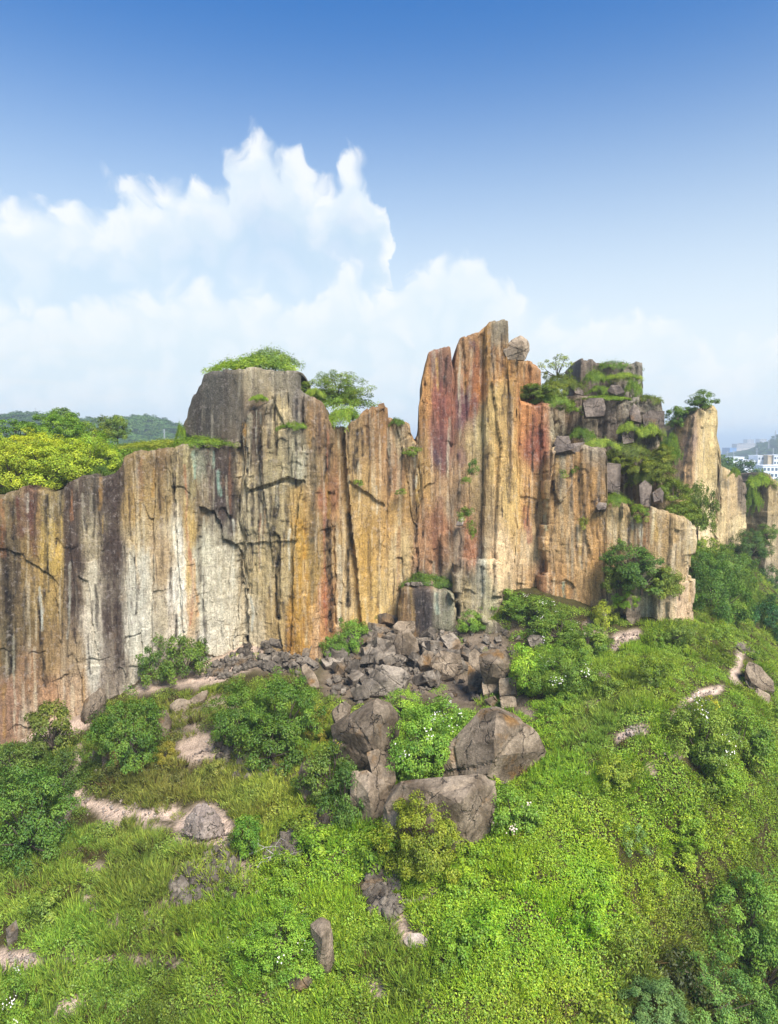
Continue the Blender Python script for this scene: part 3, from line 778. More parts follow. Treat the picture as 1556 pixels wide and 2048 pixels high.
def relief(X, Z, px, py, seed, amp=1.0, blocky=0.35):
    wx = X + 0.35 * fbm(X * 0.35, Z * 0.10, seed + 1, 3)
    wz = Z + 0.5 * fbm(X * 0.3, Z * 0.3, seed + 2, 3)
    f1, f2, r1, r2, ox, oy = worley(wx / 3.4, wz / 40.0 + seed * 3.3, seed + 3, 0.9)
    R = (r1 - 0.5) * 0.9 + ox * (r2 - 0.5) * 1.3
    def bricks(w, h, sd, jv):
        # joint-bounded blocks: columns of uneven width, each broken at its own heights
        u = wx / w + 0.55 * fbm(wx * 0.4 / w, wz * 0.05 + sd, sd, 2)
        c_ = np.floor(u); fu = u - c_
        v = wz / h * (0.7 + 0.6 * _h(c_, c_ * 0, sd + 1)) + 7.3 * _h(c_, c_ * 0, sd + 2) + jv * fbm(wx * 0.9, wz * 0.25, sd + 3, 2)
        r_ = np.floor(v); fv = v - r_
        a1, a2, a3 = _h(c_, r_, sd + 4), _h(c_, r_, sd + 5), _h(c_, r_, sd + 6)
        edge = np.minimum(np.minimum(fu, 1 - fu) * w, np.minimum(fv, 1 - fv) * h)
        return a1 - .5, (fu - .5) * (a2 - .5), (fv - .5) * (a3 - .5), edge
    a1, tx, tz, ed = bricks(1.5, 9.0, seed + 7, .12)
    R = R + a1 * 0.26 + tx * 0.55 + tz * 0.15 + 0.10 * sstep(ed, 0.07, 0.0) * (vnoise(X * .4, Z * .2, seed + 9) > .45)
    b = blocky + (1 - blocky) * sstep(fbm(X * .12, Z * .12, seed + 40, 2), 0.05, 0.4)
    a1, tx, tz, ed = bricks(0.62, 1.5, seed + 13, .2)
    b2 = b * (0.45 + 0.55 * (blocky > .6))
    R = R + b2 * (a1 * 0.20 + tx * 0.22 + tz * 0.22 + 0.07 * sstep(ed, 0.06, 0.0))
    a1, tx, tz, ed = bricks(0.27, 0.7, seed + 17, .3)
    R = R + (0.12 + b2 * .75) * (a1 * 0.06 + tx * 0.08)
    R = R + 0.16 * fbm(X * 0.8, Z * 0.35, seed + 19, 4) + 0.05 * fbm(X * 4, Z * 2.2, seed + 29, 3)
    R = R * amp
    jx = px + 2.5 * fbm(px / 11, py / 30, seed + 31, 3); jy = py + 3.5 * fbm(px / 12, py / 16, seed + 37, 3)
    for poly, d in FLAKES:
        R = R + d * in_poly(jx, jy, poly)
    return R
def slab(name, knots, top, base, thick, seed, amp=1.0, blocky=0.35, step=1.7, rough_top=0.25, lean=0.0, side=2.5, kind='structure', colfn=None, streaky=1.0):
    """a standing mass of rock: knots (photo x, depth), top outline (photo x, y), base height; front face with relief, top, back and sides"""
    kx = [k[0] for k in knots]; kY = [k[1] for k in knots]
    px0 = np.arange(top[0][0], top[-1][0] + 0.01, step)
    Yr = np.interp(px0, kx, kY)
    ty = np.interp(px0, [t[0] for t in top], [t[1] for t in top])
    a, dy, dz = ray(px0, ty)
    Xc = a / dy * Yr
    zt = CAMZ + dz / dy * Yr
    mp = float(np.mean(Yr)) / FPX
    kq = np.floor(Xc / 0.55 + .4 * fbm(Xc * .8, Xc * 0, seed + 52, 2)); kq2 = np.floor(Xc / 1.7 + 3.3)
    zt = zt + (rough_top + .15) * ((_h(kq, kq * 0, seed + 53) - .5) * 1.0 + (_h(kq2, kq2 * 0, seed + 54) - .5) * .9)
    zt = zt + rough_top * (fbm(Xc * 1.6, Xc * 0 + seed, seed + 50, 4) * 0.8)
    if isinstance(base, (int, float)): zb = np.full(len(px0), float(base))
    else: zb = np.interp(px0, [b[0] for b in base], [b[1] for b in base])
    nr = int(max(zt.max() - zb.min(), 1) / (mp * step * 1.15)) + 2
    t = np.linspace(0, 1, nr)[:, None]
    Z = zb[None] + (zt - zb)[None] * t
    X = np.repeat(Xc[None], nr, 0)
    Y = np.repeat(Yr[None], nr, 0)
    px, py = proj(X, Y, Z)
    R = relief(X, Z, px, py, seed, amp, blocky)
    # worn upper arris
    R = R + 0.15 * sstep(zt[None] - Z, 0.5, 0.0) ** 2 * (0.5 + vnoise(X * 1.2, Z * 0, seed + 60))
    # sides turn back
    u = np.linspace(0, 1, len(px0))
    e = np.minimum(u, 1 - u) * (Xc[-1] - Xc[0])
    R = R + (side * np.exp(-np.maximum(e, 0) / 0.12) * 0.25)[None]
    Y = Y + R - lean * (zt[None] - Z)
    we = np.exp(-np.maximum(e, 0) / 0.9)[None] * np.sign(u - .5)[None]
    q1 = np.floor(Z / 0.9 + .5 * fbm(X * .7, Z * .7, seed + 72, 2)); q2 = np.floor(Z / 2.6 + 1.7)
    X = X + 0.10 * fbm(X * 1.5, Z * 1.1, seed + 70, 3) + we * (.45 * (_h(q1, q1 * 0, seed + 73) - .6) + .5 * (_h(q2, q2 * 0, seed + 74) - .6))
    rows = [(X, Y, Z)]
    tq = [(0.35, 0.04), (1.0, 0.02), (thick * 0.5, -0.10), (thick, -0.6)]
    for q, dzz in tq:
        n_ = fbm(X[-1] * 0.9, Y[-1] * 0 + q, seed + 80, 3)
        rows.append((X[-1:] + 0, Y[-1:] + q, Z[-1:] + dzz + 0.2 * n_[None] * (q > 0.5)))
    for f in (0.5, 0.0):
        rows.append((X[-1:], Y[-1:] + thick + 0.6, zb[None] + (rows[-1][2] - zb[None]) * f if f else zb[None]))
    X = np.concatenate([r[0] for r in rows]); Y = np.concatenate([r[1] for r in rows]); Z = np.concatenate([r[2] for r in rows])
    # close the two ends: extra columns that run back
    def end(i, s):
        return (X[:, i:i + 1] + 0 * s, np.maximum(Y[:, i:i + 1], Y[nr - 1, i] + thick + 0.6), Z[:, i:i + 1])
    eL, eR = end(0, -1), end(-1, 1)
    X = np.concatenate([eL[0], X, eR[0]], 1); Y = np.concatenate([eL[1], Y, eR[1]], 1); Z = np.concatenate([eL[2], Z, eR[2]], 1)
    px, py = proj(X, Y, Z)
    me = mesh_np(name, np.stack([X, Y, Z], -1).reshape(-1, 3), grid_faces(*X.shape), False)
    c = (colfn or rock_colour)(px, py)
    set_col(me, c.reshape(-1, 3), alpha=streaky)
    o = new_obj(name, me, M['cliff'])
    if kind: tag(o, kind=kind)
    return o

# left wall with the long stained face
slab('cliff', [(-620, 49.0), (-160, 56.5), (0, 58.5), (150, 60.5), (250, 62.2), (345, 63.6), (400, 65.0), (490, 66.4)],
     [(-620, 1040), (-500, 1020), (-420, 1032), (-300, 1005), (-160, 1010), (-60, 1000), (0, 992), (40, 984), (90, 980), (130, 972), (148, 962), (165, 955), (200, 957), (228, 948), (244, 930), (250, 915), (268, 905), (300, 900), (336, 902), (345, 897),
      (380, 893), (462, 893), (470, 888), (492, 888)], [(-620, -13.0), (-160, -8.0), (0, -7.0), (492, -6.0)], 9, 11, 1.0, 0.25, step=1.9)
# dark round-shouldered tower above it
slab('cliff', [(366, 71.0), (486, 66.4), (500, 66.6), (600, 69.0)],
     [(366, 880), (369, 858), (376, 820), (386, 792), (396, 774), (402, 768), (406, 748), (424, 742), (470, 738), (500, 733), (520, 735), (541, 738), (556, 741), (572, 741), (590, 741), (597, 744), (600, 752)],
     8.0, 8, 23, 0.30, 0.1, rough_top=0.02, side=3, streaky=0.12)
# split buttress with the overhanging blocks
slab('cliff', [(480, 66.2), (545, 65.2), (612, 65.2), (640, 66.0), (664, 67.0)],
     [(480, 895), (484, 890), (487, 826), (500, 818), (546, 800), (552, 788), (575, 778), (600, 780), (608, 784), (612, 786), (640, 806), (652, 822), (660, 848), (664, 868)], -3.0, 7, 37, 1.0, 0.65, rough_top=0.1)
# middle wall
slab('cliff', [(640, 69.5), (700, 69.8), (760, 70.6), (840, 72.0)],
     [(640, 840), (660, 852), (690, 856), (703, 846), (722, 834), (742, 816), (768, 811), (775, 815), (777, 832), (795, 838), (812, 842), (822, 850), (826, 872), (832, 884), (846, 878)], -2.0, 7, 51, 0.9, 0.4)
# twin pinnacles
slab('cliff', [(828, 71.8), (905, 71.4), (1000, 70.8), (1115, 70.4)],
     [(828, 880), (836, 866), (838, 800), (841, 775), (848, 742), (856, 706), (866, 702), (884, 699), (897, 695), (901, 697), (904, 718), (907, 738), (909, 730), (912, 700), (916, 684), (924, 672), (940, 668),
      (958, 664), (966, 656), (974, 655), (980, 647), (1000, 644), (1016, 643), (1016, 660), (1013, 690), (1006, 704), (1014, 698), (1024, 696), (1032, 704), (1036, 716), (1038, 762), (1041, 800), (1060, 806), (1096, 806), (1106, 812), (1116, 830)],
     -1.5, 6, 67, 0.95, 0.3, rough_top=0.12)
# the block behind the pinnacle's shoulder
slab('cliff', [(1026, 73.0), (1090, 73.4)], [(1026, 722), (1044, 719), (1058, 725), (1072, 729), (1083, 737), (1085, 760), (1088, 790)], 8, 4, 77, 0.8, 0.5, rough_top=0.1)
# upper right mass, three tiers set back one above the other
slab('cliff', [(1150, 79), (1296, 78)],
     [(1150, 800), (1158, 770), (1161, 722), (1166, 716), (1188, 716), (1192, 722), (1230, 728), (1270, 730), (1275, 724), (1286, 724), (1288, 758), (1294, 764), (1294, 800)], 10, 7, 83, 1.0, 0.7, rough_top=0.1)
slab('cliff', [(1085, 75.5), (1332, 74.5)],
     [(1085, 800), (1100, 792), (1135, 790), (1165, 793), (1210, 796), (1230, 806), (1270, 800), (1300, 796), (1318, 796), (1328, 803), (1331, 830), (1332, 905)], 5, 8, 97, 1.5, 0.9, rough_top=0.15)
slab('cliff', [(1090, 71.0), (1230, 72.5), (1395, 73.5)],
     [(1090, 880), (1100, 876), (1140, 872), (1200, 884), (1218, 905), (1262, 916), (1300, 925), (1345, 960), (1380, 1010), (1395, 1050)], 2, 7, 109, 1.3, 0.8, rough_top=0.25)
# lower right wall
slab('cliff', [(1090, 69.6), (1200, 68.0), (1300, 66.4), (1360, 66.0), (1397, 67.5)],
     [(1090, 905), (1104, 896), (1130, 892), (1170, 890), (1205, 894), (1217, 905), (1212, 960), (1204, 1008), (1225, 1012), (1262, 1015), (1268, 1030), (1300, 1030), (1308, 1016), (1330, 1022), (1372, 1036), (1390, 1052), (1397, 1068)],
     -2.0, 6, 127, 0.9, 0.45, rough_top=0.2)
# standing pillar and the walls that run on behind it
o = slab('rock_pillar', [(1328, 95), (1390, 92), (1440, 94)],
     [(1326, 900), (1332, 884), (1340, 872), (1350, 856), (1362, 842), (1380, 834), (1392, 826), (1396, 812), (1404, 815), (1410, 824), (1420, 818), (1430, 812), (1436, 822), (1438, 850), (1441, 920), (1444, 935), (1446, 1000)],
     2, 7, 139, 0.9, 0.15, step=1.5, rough_top=0.15, side=4, kind=None)
tag(o, 'tall free-standing ochre rock pillar with small trees on its top', 'rock pillar')
o = slab('rock_buttress', [(1440, 101), (1494, 105)],
     [(1438, 930), (1450, 935), (1462, 944), (1474, 948), (1484, 955), (1486, 965), (1492, 972), (1495, 990)], 1, 8, 151, 1.0, 0.4, step=1.4, rough_top=0.2, kind=None)
tag(o, 'striped ochre rock wall just right of the tall pillar', 'rock wall')
o = slab('rock_buttress', [(1486, 112), (1540, 108), (1640, 112)],
     [(1486, 1030), (1496, 995), (1506, 972), (1518, 958), (1530, 948), (1540, 950), (1554, 965), (1580, 990), (1640, 1020)], -6, 9, 163, 1.2, 0.5, step=1.4, rough_top=0.3, kind=None)
tag(o, 'brown peaked rock wall with grassy crest at the right edge', 'rock wall')
# ------------------------------------------------------------------ rocks
def finish_rock(bm, name, size, cuts, seed, amp=0.035):
    """chip and roughen a hull: small bevel, subdivide, push along the normals"""
    bmesh.ops.recalc_face_normals(bm, faces=bm.faces)
    if cuts:
        pass
        bmesh.ops.triangulate(bm, faces=bm.faces)
        for _ in range(cuts):
            long = [e for e in bm.edges if e.calc_length() > size * (0.05 if cuts >= 3 else 0.10)]
            if not long: break
            bmesh.ops.subdivide_edges(bm, edges=long, cuts=1)
            bmesh.ops.triangulate(bm, faces=[f for f in bm.faces if len(f.verts) > 3])
    bm.normal_update()
    co = np.array([v.co for v in bm.verts]); no = np.array([v.normal for v in bm.verts])
    s = 2.4 / size
    n = fbm(co[:, 0] * s + co[:, 2] * 0.7 * s, co[:, 1] * s - co[:, 2] * 0.8 * s, seed, 3)
    n2 = np.abs(fbm(co[:, 0] * s * 2.3 - co[:, 2] * s * 1.9, co[:, 1] * s * 2.1 + co[:, 2] * s, seed + 9, 3))
    if cuts >= 3:
        r = random.Random(seed + 1)
        for _ in range(2):      # open joints: grooves along planes through the block
            pn = np.array([r.uniform(-1, 1), r.uniform(-.5, .5), r.uniform(-1, 1)]); pn /= np.linalg.norm(pn)
            off = r.uniform(-.25, .25) * size
            dd = np.abs(co @ pn - off - (co.mean(0) @ pn) + .03 * size * n)
            side_ = np.sign(co @ pn - off - (co.mean(0) @ pn))
            co = co - no * (np.exp(-(dd / (.014 * size)) ** 2) * .020 * size)[:, None] + no * (side_ * .005 * size)[:, None]
    co = co + no * ((n * amp - n2 * amp * 0.9) * size)[:, None]
    for v, c in zip(bm.verts, co): v.co = c
    me = bpy.data.meshes.new(name)
    bm.to_mesh(me); bm.free()
    return me
def hull_mesh(name, pts, size, cuts, seed, amp=0.035):
    bm = bmesh.new()
    for p in pts: bm.verts.new(p)
    r = bmesh.ops.convex_hull(bm, input=list(bm.verts), use_existing_faces=False)
    bmesh.ops.delete(bm, geom=[v for v in set(r['geom_interior'] + r['geom_unused']) if isinstance(v, bmesh.types.BMVert) and v.is_valid], context='VERTS')
    bmesh.ops.dissolve_limit(bm, angle_limit=math.radians(16), verts=bm.verts, edges=bm.edges)
    r = random.Random(seed)
    if cuts >= 3:
        # fracture faces: slice a few corners off along clean planes
        for _ in range(5):
            n = Vector((r.uniform(-1, 1), r.uniform(-1, .3), r.uniform(-.1, 1))).normalized()
            far = max(v.co.dot(n) for v in bm.verts)
            near = min(v.co.dot(n) for v in bm.verts)
            d = far - (far - near) * r.uniform(.02, .06)
            g_ = bmesh.ops.bisect_plane(bm, geom=list(bm.verts) + list(bm.edges) + list(bm.faces), plane_co=n * d, plane_no=n, clear_outer=True)
            ed = [e for e in g_['geom_cut'] if isinstance(e, bmesh.types.BMEdge)]
            if ed: bmesh.ops.edgenet_fill(bm, edges=ed)
    return finish_rock(bm, name, size, cuts, seed, amp)
_rk = [0]
def hero(name, outline, label, mat='boulder', depth=None, thick=0.7, cuts=4, cat='boulder', group=None, amp=0.007, sink=0.5, foot=None):
    """outline: photo points (x, y, metres towards the viewer from the middle plane); the hull also runs back and a little into the ground"""
    _rk[0] += 1
    xs = [p[0] for p in outline]; ys = [p[1] for p in outline]
    cx, cyv = (min(xs) + max(xs)) / 2, (min(ys) + max(ys)) / 2
    if depth is None:
        b = hit(cx if foot is None else foot[0], max(ys) if foot is None else foot[1])
        depth = b.y + 0.35 * (max(xs) - min(xs)) * mpp(b.y) * thick
    w = (max(xs) - min(xs)) * mpp(depth); h = (max(ys) - min(ys)) * mpp(depth)
    T = thick * min(w, h) if thick else 0.5
    if cuts >= 3: outline = [(cx + (p[0] - cx) * 1.09, cyv + (p[1] - cyv) * 1.09, *p[2:]) for p in outline]
    pts = []
    for i_, p in enumerate(outline):
        d = (p[2] if len(p) > 2 else 0.0) * 1.5
        pts.append(at(p[0], p[1], depth - d))
        q = at(cx + (p[0] - cx) * 0.72, cyv + (p[1] - cyv) * 0.72 + 0.06 * (max(ys) - min(ys)), depth + T)
        if i_ % 3 == 0: pts.append(q)
    c = at(cx, max(ys), depth)
    zb = c.z - sink
    for sx in (-0.36, 0.36):
        for sy in (-0.15, 0.5):
            pts.append(Vector((c.x + sx * w, depth + sy * T, zb)))
    org = Vector((c.x, depth, zb))
    me = hull_mesh(name, [p - org for p in pts], max(w, h), cuts, 300 + _rk[0] * 7, amp)
    o = new_obj(name, me, M[mat])
    o.location = org
    tag(o, label, cat, group)
    return o

G1 = 'huge fallen blocks in the middle of the slope'
hero('boulder', [(990,1419,0),(1030,1430,.3),(1072,1470,.4),(1085,1503,.2),(1058,1520,.6),(1012,1562,.8),(975,1574,1.0),(945,1556,1.0),(900,1545,.8),(874,1524,.2),(905,1490,0),(932,1455,0),(962,1424,0),
                 (1000,1434,1.2),(985,1500,2.2),(968,1545,2.0)], 'biggest grey-brown boulder with a pale ridge, right of the white-flowering shrub', thick=0.9, group=G1, foot=(980,1590))
hero('boulder', [(745,1398,0),(778,1410,0),(800,1442,-.2),(782,1475,.2),(756,1500,.6),(712,1540,.8),(694,1532,.6),(668,1485,.2),(665,1452,0),(702,1420,0),(745,1436,1.4),(738,1480,1.8)],
     'large brown pointed boulder with a pale crest, left of the white-flowering shrub', thick=0.9, group=G1, foot=(720,1570))
hero('boulder', [(735,1506,.2),(762,1498,.2),(786,1515,0),(790,1560,.3),(770,1572,.5),(745,1545,.6)], 'dark wedge block jammed between the pointed boulder and the front slab', group=G1, foot=(775,1620))
hero('boulder', [(706,1544,.0),(735,1542,.2),(765,1556,.4),(782,1600,.2),(778,1628,.3),(745,1644,.6),(722,1636,.5),(703,1600,.3),(738,1590,1.0)], 'dark upright block with an ochre edge behind the dark shrub', group=G1, foot=(745,1650))
hero('boulder', [(792,1572,.1),(850,1566,.4),(905,1560,.5),(958,1555,.2),(984,1566,0),(986,1600,.2),(976,1655,.5),(940,1714,.9),(920,1716,1.0),(916,1660,1.4),(850,1655,1.3),(776,1650,.5),(768,1638,.3),(778,1602,.2),(915,1600,1.8)],
     'broad flat-fronted slab boulder with rusty top behind the round yellow-green bush', thick=0.7, group=G1, foot=(900,1712))
hero('boulder', [(664,1420,0),(690,1402,0),(702,1410,.2),(700,1425,.4),(672,1442,.3)], 'small flat dark slab resting above the pointed boulder', group=G1, depth=None, foot=(690,1500), thick=1.0)
hero('boulder', [(960,1312,.1),(985,1299,0),(1018,1302,0),(1021,1330,.3),(1006,1355,.5),(985,1352,.6),(961,1335,.5),(990,1325,.9)], 'pale faceted cube-like boulder on top of two smaller blocks', foot=(990,1400))
hero('boulder', [(938,1308,0),(950,1294,0),(964,1310,.1),(966,1350,.3),(955,1374,.5),(936,1362,.4)], 'tall narrow dark boulder left of the cube-like boulder', foot=(950,1385))
hero('boulder', [(964,1360,.2),(975,1351,.1),(994,1354,.2),(996,1380,.4),(968,1388,.5)], 'squarish tan block with a dark underside, left support of the cube-like boulder', foot=(980,1398))
hero('boulder', [(999,1358,.1),(1030,1356,.1),(1033,1386,.3),(1000,1390,.5)], 'squarish dark grey block, right support of the cube-like boulder', foot=(1015,1402))
hero('boulder', [(970,1398,.2),(990,1392,.2),(998,1404,.3),(985,1414,.4)], 'low pale block under the tan support block', foot=(985,1414))
hero('boulder', [(1000,1394,.2),(1030,1392,.1),(1032,1412,.3),(1004,1416,.4)], 'low dark block under the dark support block', foot=(1015,1418))
hero('boulder', [(862,1322,0),(882,1300,0),(920,1312,.2),(922,1330,.4),(905,1352,.5),(866,1334,.4)], 'tilted flat-topped slab boulder in the central rubble', foot=(890,1365))
hero('boulder', [(836,1322,.1),(850,1300,0),(868,1304,.1),(858,1328,.4),(842,1330,.4)], 'small tilted slab leaning left of the flat-topped slab', foot=(850,1345))
hero('boulder', [(728,1365,.2),(740,1345,.0),(765,1330,0),(800,1336,0),(820,1350,.1),(805,1372,.5),(770,1388,.8),(738,1388,.7),(770,1352,.9)], 'rounded pale grey boulder in the middle of the rubble', mat='rubble', foot=(770,1395))
hero('boulder', [(784,1290,.2),(800,1262,0),(815,1258,0),(832,1280,.1),(836,1300,.4),(815,1308,.7),(795,1305,.6),(812,1282,.8)], 'pyramid-shaped dark boulder below the dark ledge wall', foot=(810,1318))
hero('boulder', [(786,1254,.1),(795,1243,0),(828,1242,0),(830,1258,.3),(805,1264,.4)], 'flat slab lying on top of the rubble below the dark ledge wall', foot=(810,1290))
hero('boulder', [(896,1290,.1),(910,1276,0),(922,1282,.1),(920,1300,.4),(902,1304,.4)], 'small square boulder at the right of the central rubble', mat='rubble', foot=(910,1310))
hero('boulder', [(698,1330,.1),(706,1318,0),(718,1320,.1),(716,1345,.4),(704,1350,.4)], 'small upright slab at the left of the central rubble', mat='rubble', foot=(708,1355))
hero('boulder', [(600,1282,.1),(612,1276,0),(624,1290,.2),(616,1308,.4),(602,1304,.4)], 'dark block at the top of the rubble heap beside the ochre slab', foot=(612,1315))
hero('boulder', [(603,1335,.1),(612,1328,0),(628,1345,.2),(640,1372,.4),(622,1375,.5)], 'dark leaning slab right of the wide dark green bush', foot=(625,1380))
hero('boulder', [(622,1850,.1),(640,1838,0),(660,1842,0),(663,1868,.2),(668,1915,.3),(655,1940,.5),(638,1936,.5),(628,1900,.4),(645,1880,.7)], 'upright tapering grey boulder beside the lower flowering shrub', foot=(648,1942), thick=0.8)
hero('boulder', [(575,1975,.2),(588,1950,.1),(602,1935,0),(618,1945,.1),(624,1965,.3),(600,1976,.5)], 'low wedge-shaped grey rock below the lower flowering shrub', foot=(600,1978))
hero('boulder', [(12,1858,.1),(32,1840,0),(36,1856,.1),(18,1870,.3)], 'small dark rock perched on another at the left edge', foot=(24,1888), mat='rubble')
hero('boulder', [(12,1872,.1),(34,1860,0),(34,1874,.2),(16,1888,.3)], 'small grey rock under the perched rock at the left edge', foot=(24,1890), mat='rubble')
hero('boulder', [(1492,1335,.1),(1500,1322,0),(1522,1335,0),(1545,1362,.1),(1547,1380,.3),(1525,1378,.5),(1500,1360,.6)], 'long smooth brown boulder on the right-hand ridge', foot=(1520,1388), mat='boulder')
hero('boulder', [(1508,1385,.1),(1518,1376,0),(1540,1390,.2),(1536,1404,.4),(1515,1402,.4)], 'small brown boulder just below the long ridge boulder', foot=(1525,1406))
hero('boulder', [(1492,1362,.1),(1505,1358,0),(1514,1374,.2),(1500,1378,.3)], 'small pale boulder left of the long ridge boulder', foot=(1502,1380), mat='rubble')
hero('boulder', [(1474,1290,.1),(1482,1284,0),(1492,1296,.2),(1480,1300,.3)], 'small grey rock at the top of the right-hand path', foot=(1482,1302), mat='rubble')
hero('boulder', [(1492,1298,.1),(1500,1292,0),(1512,1302,.2),(1502,1308,.3)], 'low grey rock right of the path top', foot=(1502,1308), mat='rubble')
hero('boulder', [(203,1505,.1),(214,1495,0),(232,1492,0),(236,1530,.3),(222,1545,.4),(205,1530,.3)], 'upright grey-brown slab left of the dark bush below the left wall', foot=(222,1545))
hero('boulder', [(175,1518,.1),(186,1502,0),(194,1505,.1),(192,1522,.3)], 'small grey rock at the head of the left path', foot=(184,1525), mat='rubble')
hero('boulder', [(302,1450,.1),(312,1425,0),(332,1420,0),(342,1445,.1),(330,1470,.3),(308,1472,.4)], 'smooth dark brown rock face right of the dark bush', foot=(322,1474))
hero('boulder', [(340,1410,.1),(358,1396,0),(378,1402,0),(385,1420,.2),(352,1424,.3)], 'low dark outcrop above the small yellow bush', foot=(362,1426))
hero('boulder', [(378,1398,.1),(400,1384,0),(415,1380,.1),(410,1396,.3),(392,1408,.3)], 'flat dark slab in the grass right of the wall shrub', foot=(395,1410))
hero('boulder', [(598,1545,.1),(604,1526,0),(622,1520,0),(642,1545,.2),(640,1590,.3),(610,1596,.5),(596,1570,.3)], 'rounded brown boulder with pale underside behind the yellow-tipped dark shrub', foot=(620,1598))
hero('boulder', [(1055,1276,.1),(1062,1270,0),(1085,1272,0),(1086,1290,.3),(1062,1292,.3)], 'square grey slab standing among the flowering shrubs', foot=(1072,1294), mat='rubble')
hero('boulder', [(808,1882,.1),(820,1868,0),(840,1866,0),(856,1880,.1),(850,1892,.3),(820,1896,.3)], 'low pinkish rock in the grass at the bottom middle', foot=(832,1896), mat='pale')
hero('boulder', [(1190,1238,.1),(1198,1216,0),(1212,1222,.1),(1214,1248,.3),(1196,1252,.3)], 'broken pale block under the yellow-green shrub at the wall foot', foot=(1203,1252), mat='rubble')
hero('boulder', [(1252,1205,.1),(1262,1188,0),(1278,1192,0),(1280,1232,.2),(1262,1246,.4),(1254,1235,.3)], 'brown block with an orange side at the foot of the right wall', foot=(1266,1246))
hero('boulder', [(162,1432,.0),(170,1398,.1),(196,1378,.1),(210,1376,0),(208,1400,.3),(190,1425,.5),(172,1440,.5)], 'ochre leaning flake with a pale rim at the foot of the left wall', foot=(186,1442), mat='boulder')
# the small gravel mound on the lower terrace
gm = hero('gravel_mound', [(366,1662,.2),(376,1632,.1),(396,1610,0),(412,1608,0),(432,1625,.1),(448,1655,.2),(440,1668,.6),(410,1674,.9),(380,1670,.6),(408,1640,.8)], 'small conical gravel mound with pinkish stones on the lower terrace',
     mat='pale', foot=(410,1675), cat='gravel mound', cuts=4, amp=0.06)
# crowning blocks on the cliffs
hero('boulder', [(1008,700,.1),(1026,678,0),(1042,671,0),(1056,684,.1),(1057,700,.2),(1048,718,.4),(1038,716,.4),(1030,704,.4),(1044,692,.7)], 'rounded tan boulder balanced beside the top of the tall pinnacle', mat='boulder', depth=70.6, sink=0.1, thick=0.9)
hero('boulder', [(974,656,.1),(984,646,0),(1016,643,0),(1015,672,.2),(1004,690,.3),(980,684,.4)], 'grey-tan capstone on the very top of the tall pinnacle', mat='tanrock', depth=71.3, sink=0.4, thick=0.8)
LEDGE = 'dark blocks on the tiers of the right-hand cliff'
for pts, dp, lab in [
    ([(1166,806,.2),(1178,796,.1),(1206,796,.1),(1212,815,.4),(1208,832,.6),(1172,834,.6)], 72.6, 'overhanging dark square block in the middle of the right-hand cliff tiers'),
    ([(1214,782,.1),(1222,770,.1),(1240,770,.1),(1250,784,.3),(1232,790,.5)], 75.8, 'rounded dark block among creepers under the topmost tier'),
    ([(1258,822,.1),(1268,806,.1),(1280,818,.2),(1282,845,.5),(1262,840,.5)], 73.2, 'smooth dark wedge block near the right end of the middle tier'),
    ([(1285,830,.1),(1300,820,.1),(1329,822,.1),(1329,868,.4),(1290,866,.5)], 73.2, 'cracked brown block at the right end of the middle tier'),
    ([(1244,868,.2),(1252,860,.1),(1268,862,.1),(1268,884,.4),(1246,888,.5)], 72.3, 'small grey block above the grassy crest of the right-hand cliff'),
    ([(1108,886,.2),(1114,872,.1),(1138,872,.1),(1142,886,.4),(1112,896,.5)], 70.2, 'pale cracked ledge block left of the grassy crest'),
    ([(1104,908,.2),(1112,890,.1),(1150,888,.1),(1170,884,.1),(1140,900,.5)], 69.2, 'long dark overhanging slab at the left end of the grassy crest'),
    ([(1205,932,.1),(1216,925,.1),(1242,928,.1),(1240,990,.4),(1205,980,.5)], 70.2, 'dark recessed block under the draped creeper'),
    ([(1278,970,.1),(1290,960,.1),(1304,972,.1),(1300,1015,.4),(1282,1020,.5)], 69.6, 'pale pointed slab beside the hanging green bush'),
    ([(1305,985,.1),(1320,974,.1),(1328,985,.2),(1322,1000,.5),(1308,1004,.5)], 69.2, 'rounded dark boulder in the creepers above the right wall'),
    ([(1192,1012,.1),(1198,1004,.1),(1214,1006,.1),(1212,1018,.3),(1196,1020,.3)], 67.8, 'small flat dark stone on the lip of the right wall'),
    ([(1145,772,.1),(1150,762,.1),(1166,776,.1),(1166,790,.3),(1150,786,.3)], 76.5, 'small leaning dark block left of the topmost tier')]:
    hero('rock_block', pts, lab, mat='darkrock', depth=dp, sink=0.15, thick=0.8, cat='rock block', group=LEDGE, cuts=2)
# ledges at the foot of the middle wall
o = slab('rock_ledge', [(798, 69.0), (912, 68.6)], [(798, 1184), (806, 1176), (850, 1178), (900, 1182), (912, 1186)], 0.5, 4, 171, 0.6, 0.2, rough_top=0.05, kind=None)
tag(o, 'low ledge with a black-stained front and a green top', 'rock ledge')
o = slab('rock_ledge', [(912, 69.3), (960, 68.6), (1006, 69.2)], [(912, 1130), (922, 1118), (950, 1120), (990, 1118), (1000, 1125), (1006, 1150)], 0.5, 4, 181, 0.7, 0.2, rough_top=0.05, kind=None)
tag(o, 'pale grey stepped ledge right of the black-stained ledge', 'rock ledge')
o = slab('rock_ledge', [(964, 67.4), (1034, 66.2)], [(964, 1232), (975, 1238), (1000, 1250), (1034, 1272)], 1.0, 3, 191, 0.6, 0.2, rough_top=0.05, kind=None)
tag(o, 'short sloping ledge with a streaked face above the cube-like boulder', 'rock ledge')

